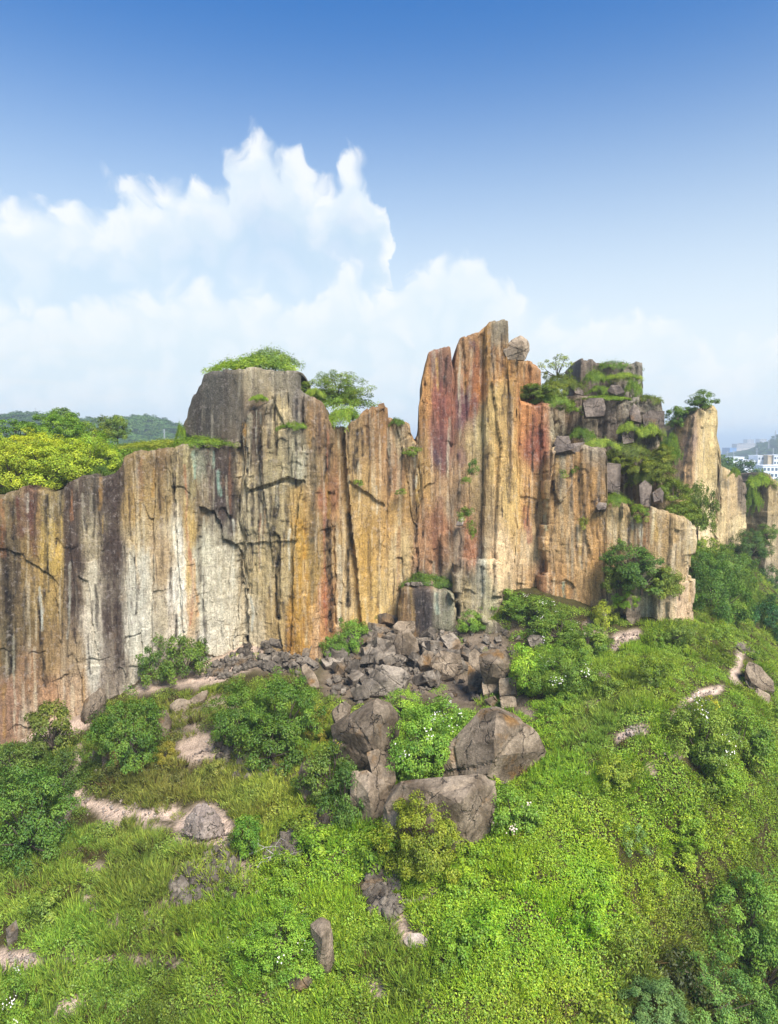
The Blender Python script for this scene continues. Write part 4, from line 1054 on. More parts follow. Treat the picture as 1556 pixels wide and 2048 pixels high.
# ------------------------------------------------------------------ rubble: shared angular stones, each one an object
def stone_mesh(seed):
    r = random.Random(seed)
    a, b, c = 1.0, r.uniform(.55, .95), r.uniform(.4, .8)
    pts = []
    for sx in (-1, 1):
        for sy in (-1, 1):
            for sz in (-1, 1):
                k = 1 - r.uniform(0, .45)
                pts.append((sx * a * k * .5, sy * b * (1 - r.uniform(0, .4)) * .5, sz * c * (1 - r.uniform(0, .35)) * .5))
    for _ in range(4):
        pts.append((r.uniform(-.55, .55) * a, r.uniform(-.55, .55) * b, r.uniform(-.5, .5) * c))
    bm = bmesh.new()
    for p in pts: bm.verts.new(p)
    h = bmesh.ops.convex_hull(bm, input=list(bm.verts), use_existing_faces=False)
    bmesh.ops.delete(bm, geom=[v for v in set(h['geom_interior'] + h['geom_unused']) if isinstance(v, bmesh.types.BMVert) and v.is_valid], context='VERTS')
    bmesh.ops.bevel(bm, geom=list(bm.edges), offset=0.015, segments=1, affect='EDGES', clamp_overlap=True)
    me = bpy.data.meshes.new('stone')
    bm.to_mesh(me); bm.free()
    me.materials.append(M['rubble'])
    return me
STONES = [stone_mesh(500 + i) for i in range(12)]
PALESTONES = []
for s_ in STONES[:6]:
    q = s_.copy(); q.materials.clear(); q.materials.append(M['pale']); PALESTONES.append(q)
rr = random.Random(11)
def put_stone(x, y, size, lab, group, lift=0.0, mats=STONES):
    p = hit(x, y)
    o = bpy.data.objects.new('stone', rr.choice(mats))
    COL.objects.link(o)
    o.location = (p.x, p.y, p.z + size * 0.22 + lift)
    o.rotation_euler = (rr.uniform(-.6, .6), rr.uniform(-.6, .6), rr.uniform(0, 6.28))
    s = size
    o.scale = (s * rr.uniform(.8, 1.3), s * rr.uniform(.8, 1.2), s * rr.uniform(.75, 1.15))
    tag(o, lab, 'stone', group)
    return p
def heap(poly, n, smin, smax, lab, group, lift=0.0, mats=STONES, power=2.2):
    x0 = min(p[0] for p in poly); x1 = max(p[0] for p in poly); y0 = min(p[1] for p in poly); y1 = max(p[1] for p in poly)
    k = 0; tries = 0
    while k < n and tries < n * 30:
        tries += 1
        x, y = rr.uniform(x0, x1), rr.uniform(y0, y1)
        if not in_poly(np.array([x]), np.array([y]), poly)[0]: continue
        s = smin + (smax - smin) * rr.random() ** power
        put_stone(x, y, s, lab, group, lift * rr.random() * 1.6, mats)
        k += 1
heap([(655,1320),(700,1275),(760,1255),(850,1262),(920,1275),(935,1300),(930,1345),(880,1380),(800,1385),(760,1400),(700,1400),(640,1385)], 118, .55, 2.1, 'angular grey stone in the large rubble field below the middle wall', 'stones of the central rubble field', .3, power=1.5)
heap([(505,1330),(520,1300),(560,1275),(605,1285),(625,1310),(630,1340),(560,1345)], 50, .5, 1.5, 'angular grey stone in the rubble heap left of the ochre slab', 'stones of the rubble heap left of the ochre slab', .3)
heap([(345,1770),(380,1735),(400,1712),(440,1715),(462,1760),(440,1800),(350,1815),(322,1812)], 34, .22, .62, 'small dark stone in the scatter on the left of the lower slope', 'stones scattered on the left lower slope')
heap([(535,1705),(560,1685),(600,1660),(645,1630),(652,1640),(610,1690),(580,1722),(548,1722)], 28, .22, .62, 'small brown stone in the strip of rubble left of the round yellow-green bush', 'stones of the strip of rubble left of the round bush')
heap([(935,1235),(1000,1250),(1040,1270),(1030,1290),(960,1300),(925,1290)], 18, .3, .9, 'grey stone at the right end of the rubble field beneath the short ledge', 'stones beneath the short ledge')
heap([(735,1745),(775,1740),(800,1780),(795,1830),(755,1820),(735,1790)], 14, .14, .34, 'small pale stone in the gravel patch below the round yellow-green bush', 'stones in the lower gravel patch', mats=PALESTONES)
heap([(440,1520),(520,1500),(560,1530),(520,1560),(450,1550)], 14, .25, .7, 'dark stone in the scree below the wide dark green bush', 'stones in the scree below the wide bush')
heap([(190,1545),(230,1540),(240,1560),(200,1565)], 8, .25, .55, 'pale stone in the small patch above the left terrace', 'stones above the left terrace', mats=PALESTONES)
heap([(1150,1270),(1180,1262),(1200,1275),(1165,1285)], 8, .3, .6, 'grey stone among the shrubs at the foot of the right wall', 'stones at the foot of the right wall')
for (x, y, s) in [(300,1845,.3),(385,1838,.25),(232,1862,.3),(640,1700,.3),(583,1895,.25),(405,1962,.3),(182,1825,.4),(870,1790,.35),(1165,1590,.3),(1330,1510,.3),(900,1395,.55),(895,1530,.4),(515,1790,.3),(530,1765,.35),(650,1760,.25)]:
    put_stone(x, y, s, 'small loose stone lying alone in the greenery', 'lone stones in the greenery')
for (x, y) in [(815,1163),(826,1160),(835,1172),(850,1158),(862,1168),(845,1168)]:
    o = bpy.data.objects.new('stone', rr.choice(STONES)); COL.objects.link(o)
    o.location = at(x, y + 14, 70.2) ; o.location.z = zat(x, 1176, 69.5) + .25
    o.rotation_euler = (rr.uniform(-.5, .5), rr.uniform(-.5, .5), rr.uniform(0, 6)); s = rr.uniform(.5, .9); o.scale = (s, s, s)
    tag(o, 'grey stone lying on the green top of the black-stained ledge', 'stone', 'stones on the black-stained ledge')
# stones stuck all over the gravel mound
for _ in range(90):
    v = rr.choice(gm.data.vertices)
    if v.normal.z < -.1 or v.normal.y > .5: continue
    o = bpy.data.objects.new('stone', rr.choice(PALESTONES if rr.random() < .6 else STONES)); COL.objects.link(o); o.parent = gm
    o.location = v.co; s = rr.uniform(.08, .30); o.scale = (s, s, s * .8); o.rotation_euler = (rr.uniform(-1, 1), rr.uniform(-1, 1), rr.uniform(0, 6))
# the fine scree between the stones
def scree(polys, n, lo, hi, name, label, mat='rubble'):
    co, fs = [], []
    base = [np.array([v.co for v in s.vertices]) for s in STONES]
    tris = []
    for s in STONES:
        s.calc_loop_triangles()
        tris.append(np.array([t.vertices[:] for t in s.loop_triangles]))
    off = 0
    tot = 0
    for poly in polys:
        xs_ = [p[0] for p in poly]; ys_ = [p[1] for p in poly]
        m = 0
        for _ in range(n * 12):
            if m >= n: break
            x, y = rr.uniform(min(xs_), max(xs_)), rr.uniform(min(ys_), max(ys_))
            if not in_poly(np.array([x]), np.array([y]), poly)[0]: continue
            p = hit(x, y)
            k = rr.randrange(len(STONES)); s = lo + (hi - lo) * rr.random() ** 2
            R = np.array(Euler((rr.uniform(-1, 1), rr.uniform(-1, 1), rr.uniform(0, 6))).to_matrix())
            co.append((base[k] * s) @ R.T + np.array([p.x, p.y, p.z + s * .15])); fs.append(tris[k] + off); off += len(base[k]); m += 1
    me = mesh_np(name, np.concatenate(co), np.concatenate(fs))
    me.materials.append(M[mat])
    o = new_obj(name, me); tag(o, label, name, kind='stuff')
scree([[(660,1320),(700,1275),(760,1255),(850,1258),(930,1270),(935,1340),(860,1385),(760,1395),(680,1380)], [(660,1320),(700,1275),(760,1255),(850,1258),(930,1270),(935,1340),(860,1385),(760,1395),(680,1380)], [(650,1330),(700,1270),(760,1250),(850,1255),(940,1270),(1040,1265),(1035,1400),(930,1400),(800,1400),(700,1410),(640,1390)], [(500,1335),(520,1295),(560,1270),(610,1280),(640,1320),(630,1380),(560,1345)],
       [(330,1815),(345,1770),(400,1705),(470,1710),(470,1800)], [(530,1720),(560,1680),(645,1625),(660,1640),(580,1725)], [(730,1740),(800,1735),(800,1840),(735,1830)],
       [(400,1345),(500,1290),(520,1330),(440,1360)], [(430,1480),(560,1490),(560,1560),(440,1560)]],
      230, .14, .80, 'rubble', 'fine scree of small broken stones')

scree([[(165,1595),(350,1612),(345,1640),(170,1632)], [(368,1672),(378,1630),(410,1606),(440,1630),(455,1672)], [(90,1705),(125,1640),(160,1580),(180,1590),(140,1650),(105,1710)], [(345,1675),(460,1665),(465,1700),(350,1705)],
       [(390,1360),(430,1325),(520,1285),(520,1310),(440,1360)], [(370,1520),(430,1470),(490,1455),(480,1500),(400,1525)], [(0,1940),(20,1905),(80,1912),(60,1935)], [(1340,1440),(1370,1395),(1450,1370),(1440,1390),(1360,1440)],
       [(1220,1300),(1230,1265),(1280,1262),(1270,1285),(1235,1300)], [(1235,1480),(1260,1455),(1295,1450),(1280,1470)], [(735,1800),(860,1795),(885,1775),(850,1812),(740,1812)]],
      80, .05, .26, 'gravel', 'pale gravel strewn over the bare paths and patches', 'pale')

hero('boulder', [(912,1050,.1),(918,1036,.2),(928,1034,.2),(926,1050,.4)], 'small white stone lodged halfway up the pinnacle wall', mat='pale', depth=70.0, sink=0.1, thick=0.8, cuts=2)
# bleached dead branches beside the strip of rubble
def dead_branch(x0, y0, x1, y1, label, seed):
    r = random.Random(seed)
    a, b = hit(x0, y0), hit(x1, y1)
    segs = []; p = np.array(a) + np.array([0, 0, .1]); q = np.array(b) + np.array([0, 0, .35]); n = 6
    prev = p
    for i in range(1, n + 1):
        t = i / n
        c = p + (q - p) * t + np.array([r.uniform(-.15, .15), r.uniform(-.15, .15), .25 * math.sin(t * 3.1) + r.uniform(-.05, .05)])
        segs.append((prev, c, .07 * (1.15 - t), .07 * (1.0 - t) + .012))
        if i > 1:
            w = c + np.array([r.uniform(-.6, .6), r.uniform(-.6, .6), r.uniform(.1, .6)])
            segs.append((c, w, .03, .008)); segs.append((w, w + np.array([r.uniform(-.4, .4), r.uniform(-.3, .3), r.uniform(-.1, .3)]), .012, .005))
        prev = c
    o = bpy.data.objects.new('fallen_branch', tubes('fallen_branch', [(s_[0] - p, s_[1] - p, s_[2], s_[3]) for s_ in segs]))
    COL.objects.link(o); o.location = p; o.data.materials.append(M['deadwood'])
    tag(o, label, 'branch')
# ------------------------------------------------------------------ vegetation
def leaves_mesh(name, pos, nrm, length, width, rng, droop=0.0):
    """one folded four-cornered leaf per position, facing roughly along nrm"""
    n = len(pos)
    nrm = nrm / (np.linalg.norm(nrm, axis=1, keepdims=True) + 1e-9)
    t = rng.normal(size=(n, 3)); t[:, 2] -= droop
    t = t - (t * nrm).sum(1, keepdims=True) * nrm
    t = t / (np.linalg.norm(t, axis=1, keepdims=True) + 1e-9)
    b = np.cross(nrm, t)
    L = (length * rng.uniform(.7, 1.3, n))[:, None]; W = (width * rng.uniform(.7, 1.3, n))[:, None]
    fold = (nrm * W * 0.35)
    v = np.stack([pos, pos + t * L * .5 + b * W * .5 + fold, pos + t * L, pos + t * L * .5 - b * W * .5 + fold], 1).reshape(-1, 3)
    i = np.arange(n) * 4
    f = np.concatenate([np.stack([i, i + 1, i + 2], 1), np.stack([i, i + 2, i + 3], 1)])
    return mesh_np(name, v, f)
def tubes(name, segs, sides=5):
    """segs: (p0, p1, r0, r1)"""
    co, fs, off = [], [], 0
    for p0, p1, r0, r1 in segs:
        p0, p1 = np.array(p0, float), np.array(p1, float)
        d = p1 - p0; L = np.linalg.norm(d)
        if L < 1e-6: continue
        d = d / L
        u = np.cross(d, (0.3, 0.9, 0.1)); u /= np.linalg.norm(u); v = np.cross(d, u)
        a = np.arange(sides) * 2 * math.pi / sides
        ring = np.cos(a)[:, None] * u + np.sin(a)[:, None] * v
        co += [p0 + ring * r0, p1 + ring * r1]
        j = np.arange(sides); k = (j + 1) % sides
        fs.append(np.stack([off + j, off + k, off + sides + k, off + sides + j], 1)); off += 2 * sides
    return mesh_np(name, np.concatenate(co), np.concatenate(fs))
def make_crown(seed, nclump, nleaf, leaf, spread=.20, flat=1.0, wid=.55, lo=.04, open_=0.0):
    """unit crown: radius about 1, from z=0 up to about 1.5; returns crown, trunk, flower-ready outer positions"""
    rng = np.random.default_rng(seed)
    c = []
    while len(c) < nclump:
        a = rng.uniform(0, 2 * math.pi); e = math.asin(rng.uniform(-.62, 1.0)); r = rng.uniform(.45, .92) ** (0.6)
        lump = (1.22 if rng.random() < .12 else 1) + .26 * math.sin(3 * a + seed) + .14 * math.sin(5 * a + 2 * seed) + .12 * rng.normal()
        p = np.array([math.cos(a) * math.cos(e) * r * lump, math.sin(a) * math.cos(e) * r * lump, .62 + math.sin(e) * r * .80 * (1 + .1 * rng.normal())])
        if p[2] < lo: continue
        c.append(p)
    c = np.array(c)
    k = rng.integers(0, nclump, nleaf)
    size = rng.uniform(.6, 1.35, nclump)[k]
    d = rng.normal(size=(nleaf, 3)); d /= np.linalg.norm(d, axis=1, keepdims=True)
    rr_ = rng.uniform(0.35, 1.0, nleaf) ** .5
    pos = c[k] + d * (rr_ * spread * size)[:, None] * np.array([1.15, 1.15, .75])
    out = pos - np.array([0, 0, .45])
    nrm = out / (np.linalg.norm(out, axis=1, keepdims=True) + 1e-6) * .5 + d * .5 + np.array([0, 0, .75]) + rng.normal(size=(nleaf, 3)) * .38
    me = leaves_mesh('crown', pos, nrm, leaf, leaf * wid, rng, .5)
    segs = []
    fork = np.array([0, 0, .22])
    segs.append(((0, 0, -.15), fork, .055, .042))
    for q in c[rng.permutation(nclump)[:min(nclump, 16)]]:
        mid = fork + (q - fork) * .5 + rng.normal(size=3) * .06
        segs.append((fork, mid, .028, .017)); segs.append((mid, q, .017, .006))
    me.attributes.new('clump', 'FLOAT', 'POINT').data.foreach_set('value', np.repeat(rng.random(nclump)[k] * .8 + rng.random(nleaf) * .2, 4).astype(np.float32))
    tr = tubes('trunk', segs)
    tr.materials.append(M['bark']); me.materials.append(M['leaf'])
    outer = pos[(np.linalg.norm(out, axis=1) > .62) & (d[:, 2] > -.2)]
    return me, tr, outer
CR = {
    'small': [make_crown(40 + i, 16, 1100, .155, .30) for i in range(3)],
    'mid': [make_crown(50 + i, 46, 5200, .085, .21) for i in range(4)],
    'large': [make_crown(60 + i, 110, 15000, .052, .155) for i in range(4)],
    'open': [make_crown(70 + i, 26, 1500, .085, .16) for i in range(2)],
}
def make_flowers(outer, seed, n, size, mat):
    rng = np.random.default_rng(seed)
    # blossoms sit in loose sprays
    ctr = outer[rng.integers(0, len(outer), max(n // 9, 3))]
    p = ctr[rng.integers(0, len(ctr), n)] + rng.normal(size=(n, 3)) * .075
    out = p - np.array([0, 0, .3]); p = p + out / np.linalg.norm(out, axis=1, keepdims=True) * .06
    nr = out / np.linalg.norm(out, axis=1, keepdims=True) + np.array([0, -.3, .7]) + rng.normal(size=(n, 3)) * .3
    me = leaves_mesh('flowers', p, nr, size, size * .9, rng)
    me.materials.append(mat)
    return me
FL = {}
rv = random.Random(5)
def bush(x, y, w, h, rgb, label, kind='mid', depth=None, cat='shrub', name='shrub', flowers=None, group=None, k=1.5, sub=0.0, trunk=True, rot=None, back=.35):
    """x, y: foot in the photograph; w, h: size in photo pixels; rgb: the leaf colour as it reads in daylight"""
    if depth is None: p = hit(x, y)
    else: p = at(x, y, depth)
    m = mpp(p.y)
    W, H = w * m * .5, h * m / 1.45
    vi = rv.randrange(len(CR[kind]))
    cr, tr, outer = CR[kind][vi]
    e = empty(name, (p.x, p.y + W * back, p.z - sub), rv.uniform(0, 6.28) if rot is None else rot)
    e.scale = (W, W, H)
    tag(e, label, cat, group)
    c = new_obj('crown', cr, None, e)
    c.color = (*(lin(rgb) * k * np.array([1.25, 1.0, .60])), 1)
    if trunk: new_obj('trunk', tr, None, e)
    if flowers:
        key = (kind, vi, flowers)
        if key not in FL: FL[key] = make_flowers(outer, 900 + len(FL), 80, {'mid': .065, 'large': .042, 'small': .1, 'open': .08}[kind], M[flowers])
        tag(new_obj('flowers', FL[key], None, e), kind='stuff')
    return e
DG, MG, LG, YG, OG, BG = (58, 96, 34), (84, 132, 40), (112, 160, 40), (150, 178, 40), (104, 128, 52), (62, 104, 66)
# shrubs on the slope
M['deadwood'] = mat_plain('dead_wood', (.42, .38, .33), .9, .25, 6.0, .05)
dead_branch(480, 1722, 560, 1708, 'bleached dead branch lying left of the strip of rubble', 3)
dead_branch(515, 1738, 575, 1722, 'shorter bleached dead branch below the longer one', 8)
bush(318,1356,84,100,(64,100,34),'dark shrub at the wall foot, left of a pair hiding the grey buttress base','mid',back=-.3)
bush(376,1354,80,104,(70,108,36),'dark shrub at the wall foot, right of a pair hiding the grey buttress base','mid',back=-.3)
bush(248,1548,150,165,(62,104,34),'dense dark green bush standing alone below the left wall','large')
bush(330,1530,46,46,(112,124,40),'small yellowing bush at the right of the dense dark bush','mid')
bush(98,1520,110,120,(78,102,40),'small olive tree with yellowish lower leaves at the foot of the left wall','mid',name='tree',cat='tree')
bush(36,1730,195,205,(62,106,40),'large spreading green tree at the left edge','large',name='tree',cat='tree')
bush(20,1580,120,90,(64,98,40),'dark shrub between the left-edge tree and the olive tree','mid')
bush(125,1590,80,90,(58,92,36),'dark shrub on the slope right of the left-edge tree','mid')
bush(480,1500,130,140,(66,108,34),'left half of the wide dark green bush below the rubble','large')
bush(565,1500,145,160,(68,112,34),'right half of the wide dark green bush below the rubble','large')
bush(540,1540,130,110,(62,100,34),'lower skirt of the wide dark green bush below the rubble','mid')
bush(632,1480,60,80,(116,130,42),'thin yellowish shrub against the pointed boulder','open')
bush(705,1300,60,70,(80,130,44),'bright shrub at the base of the orange-edged slab, upper of a pair','mid')
bush(668,1325,50,65,(76,124,42),'bright shrub at the base of the orange-edged slab, lower of a pair','mid')
bush(800,1440,80,60,(100,150,46),'low bright shrub just above the white-flowering shrub','mid')
bush(845,1580,165,170,(84,136,44),'white-flowering shrub filling the gap between the two biggest boulders','large',flowers='petal')
bush(895,1480,100,90,(90,140,46),'small white-flecked shrub above the biggest boulder','mid',flowers='petal')
bush(660,1600,120,110,(70,104,40),'dark shrub with yellow-tipped twigs in front of the rounded brown boulder','mid',flowers='yellowpetal')
bush(690,1655,100,130,(60,100,42),'dark shrub in front of the dark upright block','mid')
bush(848,1765,170,175,(96,124,30),'round yellow-green bush in front of the broad slab boulder','large')
bush(490,1720,78,90,(72,124,34),'small round dark green bush left of the strip of rubble','mid')
bush(560,1960,165,125,(88,140,40),'lower shrub with cream blossoms beside the upright boulder','large',flowers='petal')
bush(25,2060,90,120,(84,130,40),'cream-flowering shrub in the bottom left corner','mid',flowers='petal')
bush(1030,1668,110,95,(92,140,48),'pink-flowering shrub right of the broad slab boulder','mid',flowers='pinkpetal')
bush(1060,1390,95,110,(104,156,44),'bright shrub right of the stacked blocks','mid')
bush(1135,1390,130,100,(80,122,44),'broad cream-flowering shrub right of the stacked blocks','large',flowers='petal')
bush(1010,1225,90,46,(84,128,44),'low shrub on the rubble beside the stepped ledge','mid',flowers='petal')
bush(1075,1255,100,64,(72,112,40),'cream-flecked shrub at the foot of the pinnacle wall','mid',flowers='petal')
bush(1120,1288,96,60,(76,116,42),'cream-flecked shrub below the pale green seep on the wall','mid',flowers='petal')
bush(1180,1310,90,60,(84,124,44),'low shrub between the pale bare patch and the flowering shrubs','mid')
bush(1410,1545,150,150,(88,126,46),'dense white-flowering shrub on the right-hand mound','large',flowers='petal')
bush(1490,1530,120,110,(80,122,40),'dark green shrub right of the white-flowering mound shrub','mid')
bush(1235,1590,90,90,(98,132,36),'yellow-green conical shrub in the middle of the mound','mid')
bush(1268,1720,65,80,(96,142,96),'pale blue-green sapling on the lower mound','open')
bush(1365,1295,56,60,(88,124,50),'small round tree at the right corner of the big wall','mid',name='tree',cat='tree')
bush(1210,1258,52,56,(112,142,40),'yellow-green shrub at the foot of the right wall','mid')
bush(1420,1440,50,50,(150,170,50),'thin yellow sapling near the ridge boulders','open')
bush(940,1270,50,50,(84,132,46),'small shrub on the rubble left of the short ledge','mid')
bush(768,1255,50,40,(74,104,48),'sparse shrub growing from the foot of the middle wall','open')
bush(1345,1730,90,60,(110,150,40),'low bright shrub on the lower right bank','mid')
bush(1440,1580,110,70,(100,146,36),'low leafy shrub below the white-flowering mound shrub','mid')
# right-hand valley trees
VT = 'trees in the gully right of the big wall'
for x, y, w, h, dpt, rgb, lab, kd in [
    (1400,1195,90,110,80,(64,108,34),'dense green tree tight against the right edge of the big wall','large'),
    (1430,1260,110,130,74,(58,104,32),'lowest dense tree in the gully right of the big wall','large'),
    (1462,1200,110,110,84,(70,112,44),'spreading tree in the gully under the striped rock wall','large'),
    (1405,1130,70,60,88,(100,134,44),'light green tree at the base of the tall pillar','mid'),
    (1505,1125,70,66,100,(56,94,44),'dark tree under the peaked rock wall','large'),
    (1500,1260,60,110,84,(92,128,44),'creeper-covered tree on the crest of the mound','mid'),
    (1545,1320,120,130,80,(34,86,46),'very dark blue-green tree at the right edge','large'),
    (1548,1190,60,60,104,(58,96,44),'small tree on the rock below the peaked wall','mid'),
    (1538,1085,40,40,106,(72,108,44),'shrub clinging to the peaked rock wall','mid'),
    (1400,1070,60,110,80,(78,112,50),'slender tree in the gap between the big wall and the pillar','mid'),
    (1470,1255,60,60,78,(84,124,40),'low tree on the near edge of the gully','mid')]:
    bush(x, y, w, h, rgb, lab, kd, depth=dpt, name='tree', cat='tree', group=VT)
# bottom right corner trees, seen from above
VT = 'trees growing up from the hollow at the bottom right'
for x, y, w, h, rgb, lab, kd in [
    (1500,1930,190,200,(74,124,44),'broad-crowned tree uppermost in the bottom right hollow','large'),
    (1545,2020,190,180,(70,118,42),'broad-crowned tree at the right edge of the bottom right hollow','large'),
    (1430,2070,190,150,(72,120,58),'broad-crowned tree lowest in the bottom right hollow','large'),
    (1310,2080,150,110,(76,118,74),'grey-green tree at the bottom edge left of the hollow','large')]:
    bush(x, y, w, h, rgb, lab, kd, name='tree', cat='tree', group=VT)
# on the cliff tops
TOP = 'trees on the plateau above the left wall'
for x, y, w, h, dpt, rgb, lab, kd in [
    (95,992,180,120,62,(116,152,36),'big yellow-green tree spilling over the edge of the left wall','large'),
    (15,990,120,110,61,(120,152,34),'yellow-green tree at the far left end of the plateau edge','large'),
    (165,955,120,80,64,(112,150,34),'yellow-green tree between the big tree and the grass','large'),
    (60,930,140,70,66,(134,164,36),'bright yellow crown behind the big yellow-green tree','large'),
    (195,935,90,70,68,(96,144,38),'green tree above the notch in the wall','mid'),
    (110,890,110,70,76,(80,128,36),'tall dark green tree standing above the yellow trees','large'),
    (120,870,70,55,95,(74,112,50),'feathery tree rising above the plateau skyline','mid'),
    (30,885,90,50,80,(72,118,38),'dark green tree at the left plateau skyline','mid'),
    (170,888,70,45,90,(110,142,52),'pale green tree in the middle of the plateau','mid'),
    (205,885,55,52,98,(78,108,42),'olive green tree in front of the far hills, left of a pair','mid'),
    (232,884,50,54,98,(82,118,42),'olive green tree in front of the far hills, right of a pair','mid'),
    (-40,960,120,110,66,(110,146,36),'green tree past the left end of the plateau','mid')]:
    bush(x, y, w, h, rgb, lab, kd, depth=dpt, name='tree', cat='tree', group=TOP)
bush(672,806,110,64,(88,124,54),'bushy tree on the saddle right of the round-topped tower','large',depth=71,name='tree',cat='tree')
bush(1118,762,72,54,(104,134,70),'thin leafy tree beside the topmost tier','open',depth=75,name='tree',cat='tree')
bush(1410,818,58,38,(66,106,36),'upper small tree on top of the tall pillar','mid',depth=92.6,name='tree',cat='tree')
bush(1354,858,40,46,(70,110,40),'lower small tree on the left shoulder of the tall pillar','mid',depth=93,name='tree',cat='tree')
bush(1376,832,34,20,(70,110,40),'tiny bush between the two trees on the tall pillar','small',depth=92.8)
# shrubs and tufts rooted in the faces
CF = 'plants rooted in the cliff faces'
for x, y, w, h, dpt, rgb, lab, kd in [
    (1270,1150,100,60,66.0,(66,108,48),'largest dark shrub hanging on the right wall, upper part','mid'),
    (1290,1188,110,60,65.4,(60,98,40),'dark shrub hanging on the right wall, middle part','mid'),
    (1332,1195,70,64,65.2,(88,118,40),'yellowish creeper bush at the right end of the hanging shrubs','mid'),
    (1236,1185,50,56,66.6,(84,114,46),'small creeper bush at the left end of the hanging shrubs','mid'),
    (1252,1218,46,40,66.4,(104,156,34),'bright green cushion below the hanging shrubs','mid'),
    (1235,1112,36,36,67.2,(74,112,52),'small shrub above the hanging shrubs','small'),
    (1278,1050,44,42,67.5,(88,124,34),'round bush in the cleft of the right wall','mid'),
    (1350,1005,56,46,70.0,(84,116,36),'creeper bush on the slanting rim above the right wall','mid'),
    (1366,1045,64,46,68.8,(86,118,36),'creeper bush at the outer corner of the slanting rim','mid'),
    (1396,1060,36,100,72.0,(80,112,52),'upright bush growing behind the corner of the right wall','mid'),
    (1240,938,56,34,71.6,(88,112,34),'olive bush at the upper end of the slanting rim','mid'),
    (1280,950,60,40,71.2,(92,116,36),'olive bush second along the slanting rim','mid'),
    (1318,968,60,44,71.0,(84,108,34),'olive bush third along the slanting rim','mid'),
    (1326,925,50,36,72.6,(96,120,38),'olive bush beside the gap at the upper end of the slanting rim','mid'),
    (1070,800,70,34,71.4,(72,104,38),'dark shrub above the red-stained wall','mid'),
    (1108,800,50,36,72.4,(92,120,44),'lighter shrub above the right end of the red-stained wall','mid'),
    (930,1042,32,30,69.8,(74,114,44),'small plant beside the white stone halfway up the pinnacle wall','small'),
    (946,950,22,36,70.0,(68,108,44),'small plant below the diagonal crack of the pinnacle wall','small'),
    (930,968,20,16,70.0,(80,118,44),'tiny plant left of the diagonal crack','small'),
    (825,915,34,24,71.2,(90,124,44),'small plant at the top of the corner crack','small'),
    (802,990,22,14,70.6,(90,124,50),'tiny tuft on the middle wall near the corner crack','small'),
    (716,972,20,14,69.2,(90,128,44),'tiny tuft in the middle of the middle wall','small'),
    (943,1080,18,44,69.6,(78,112,42),'narrow plant hanging under the white stone','small'),
    (1138,955,34,26,69.3,(80,116,42),'small plant under the long overhanging slab','small'),
    (1152,830,34,26,73.6,(82,122,40),'small dark bush left of the overhanging square block','small'),
    (1168,1058,20,26,68.4,(96,120,44),'thin tuft on the face of the right wall','small')]:
    bush(x, y, w, h, rgb, lab, kd, depth=dpt - .5, group=CF, trunk=kd != 'small')

# ------------------------------------------------------------------ creepers and grass on ledges: draped mats
def make_mat(seed, n, leaf, thick=.35, grass=False):
    """unit mat: radius 1 disc, mounded to about .5, leaves drooping at the rim"""
    rng = np.random.default_rng(seed)
    a = rng.uniform(0, 2 * math.pi, n); r = np.sqrt(rng.uniform(0, 1, n)) * (1 + .22 * np.sin(3 * a + seed) + .15 * np.sin(7 * a))
    lump = fbm(np.cos(a) * r * 2.6 + seed, np.sin(a) * r * 2.6, seed, 3)
    z = (1 - r ** 2).clip(-.3, 1) * .40 + lump * .30 + rng.uniform(-.10, .1, n) + (rng.random(n) < .12) * rng.uniform(0, .22, n)
    pos = np.stack([np.cos(a) * r, np.sin(a) * r, z], 1)
    nrm = np.stack([np.cos(a) * r * .7, np.sin(a) * r * .7, np.full(n, .8)], 1) + rng.normal(size=(n, 3)) * .45
    me = leaves_mesh('leaves', pos, nrm, leaf, leaf * (.16 if grass else .62), rng, .25)
    cv = np.clip(.5 + .9 * fbm(pos[:, 0] * 5, pos[:, 1] * 5, seed + 3, 3), 0, 1)
    me.attributes.new('clump', 'FLOAT', 'POINT').data.foreach_set('value', np.repeat(cv, 4).astype(np.float32))
    me.materials.append(M['leaf'])
    return me
MATS = {'vine': [make_mat(80 + i, 8000, .052) for i in range(3)], 'grass': [make_mat(90 + i, 8000, .12, grass=True) for i in range(2)]}
def mat_(x, y, w, h, depth, rgb, label, kind='vine', name='creeper', cat='creeper', group=None, dy=1.0, tilt=0.0, k=1.08):
    m = mpp(depth)
    depth = depth + w * m * .5 * dy - .55
    p = at(x, y, depth)
    o = new_obj(name, rv.choice(MATS[kind]))
    o.location = p
    o.scale = (w * m * .5, w * m * .5 * dy, h * m * 1.5)
    o.rotation_euler = (tilt, 0, rv.uniform(-.3, .3))
    o.color = (*(lin(rgb) * k * np.array([1.06, 1.0, .7])), 1)
    tag(o, label, cat, group)
    return o
LM = 'greenery draped over the ledges of the cliffs'
G0 = (116, 156, 34); G2 = (102, 140, 38); G3 = (126, 160, 52); G4 = (84, 122, 34); G5 = (94, 118, 34)
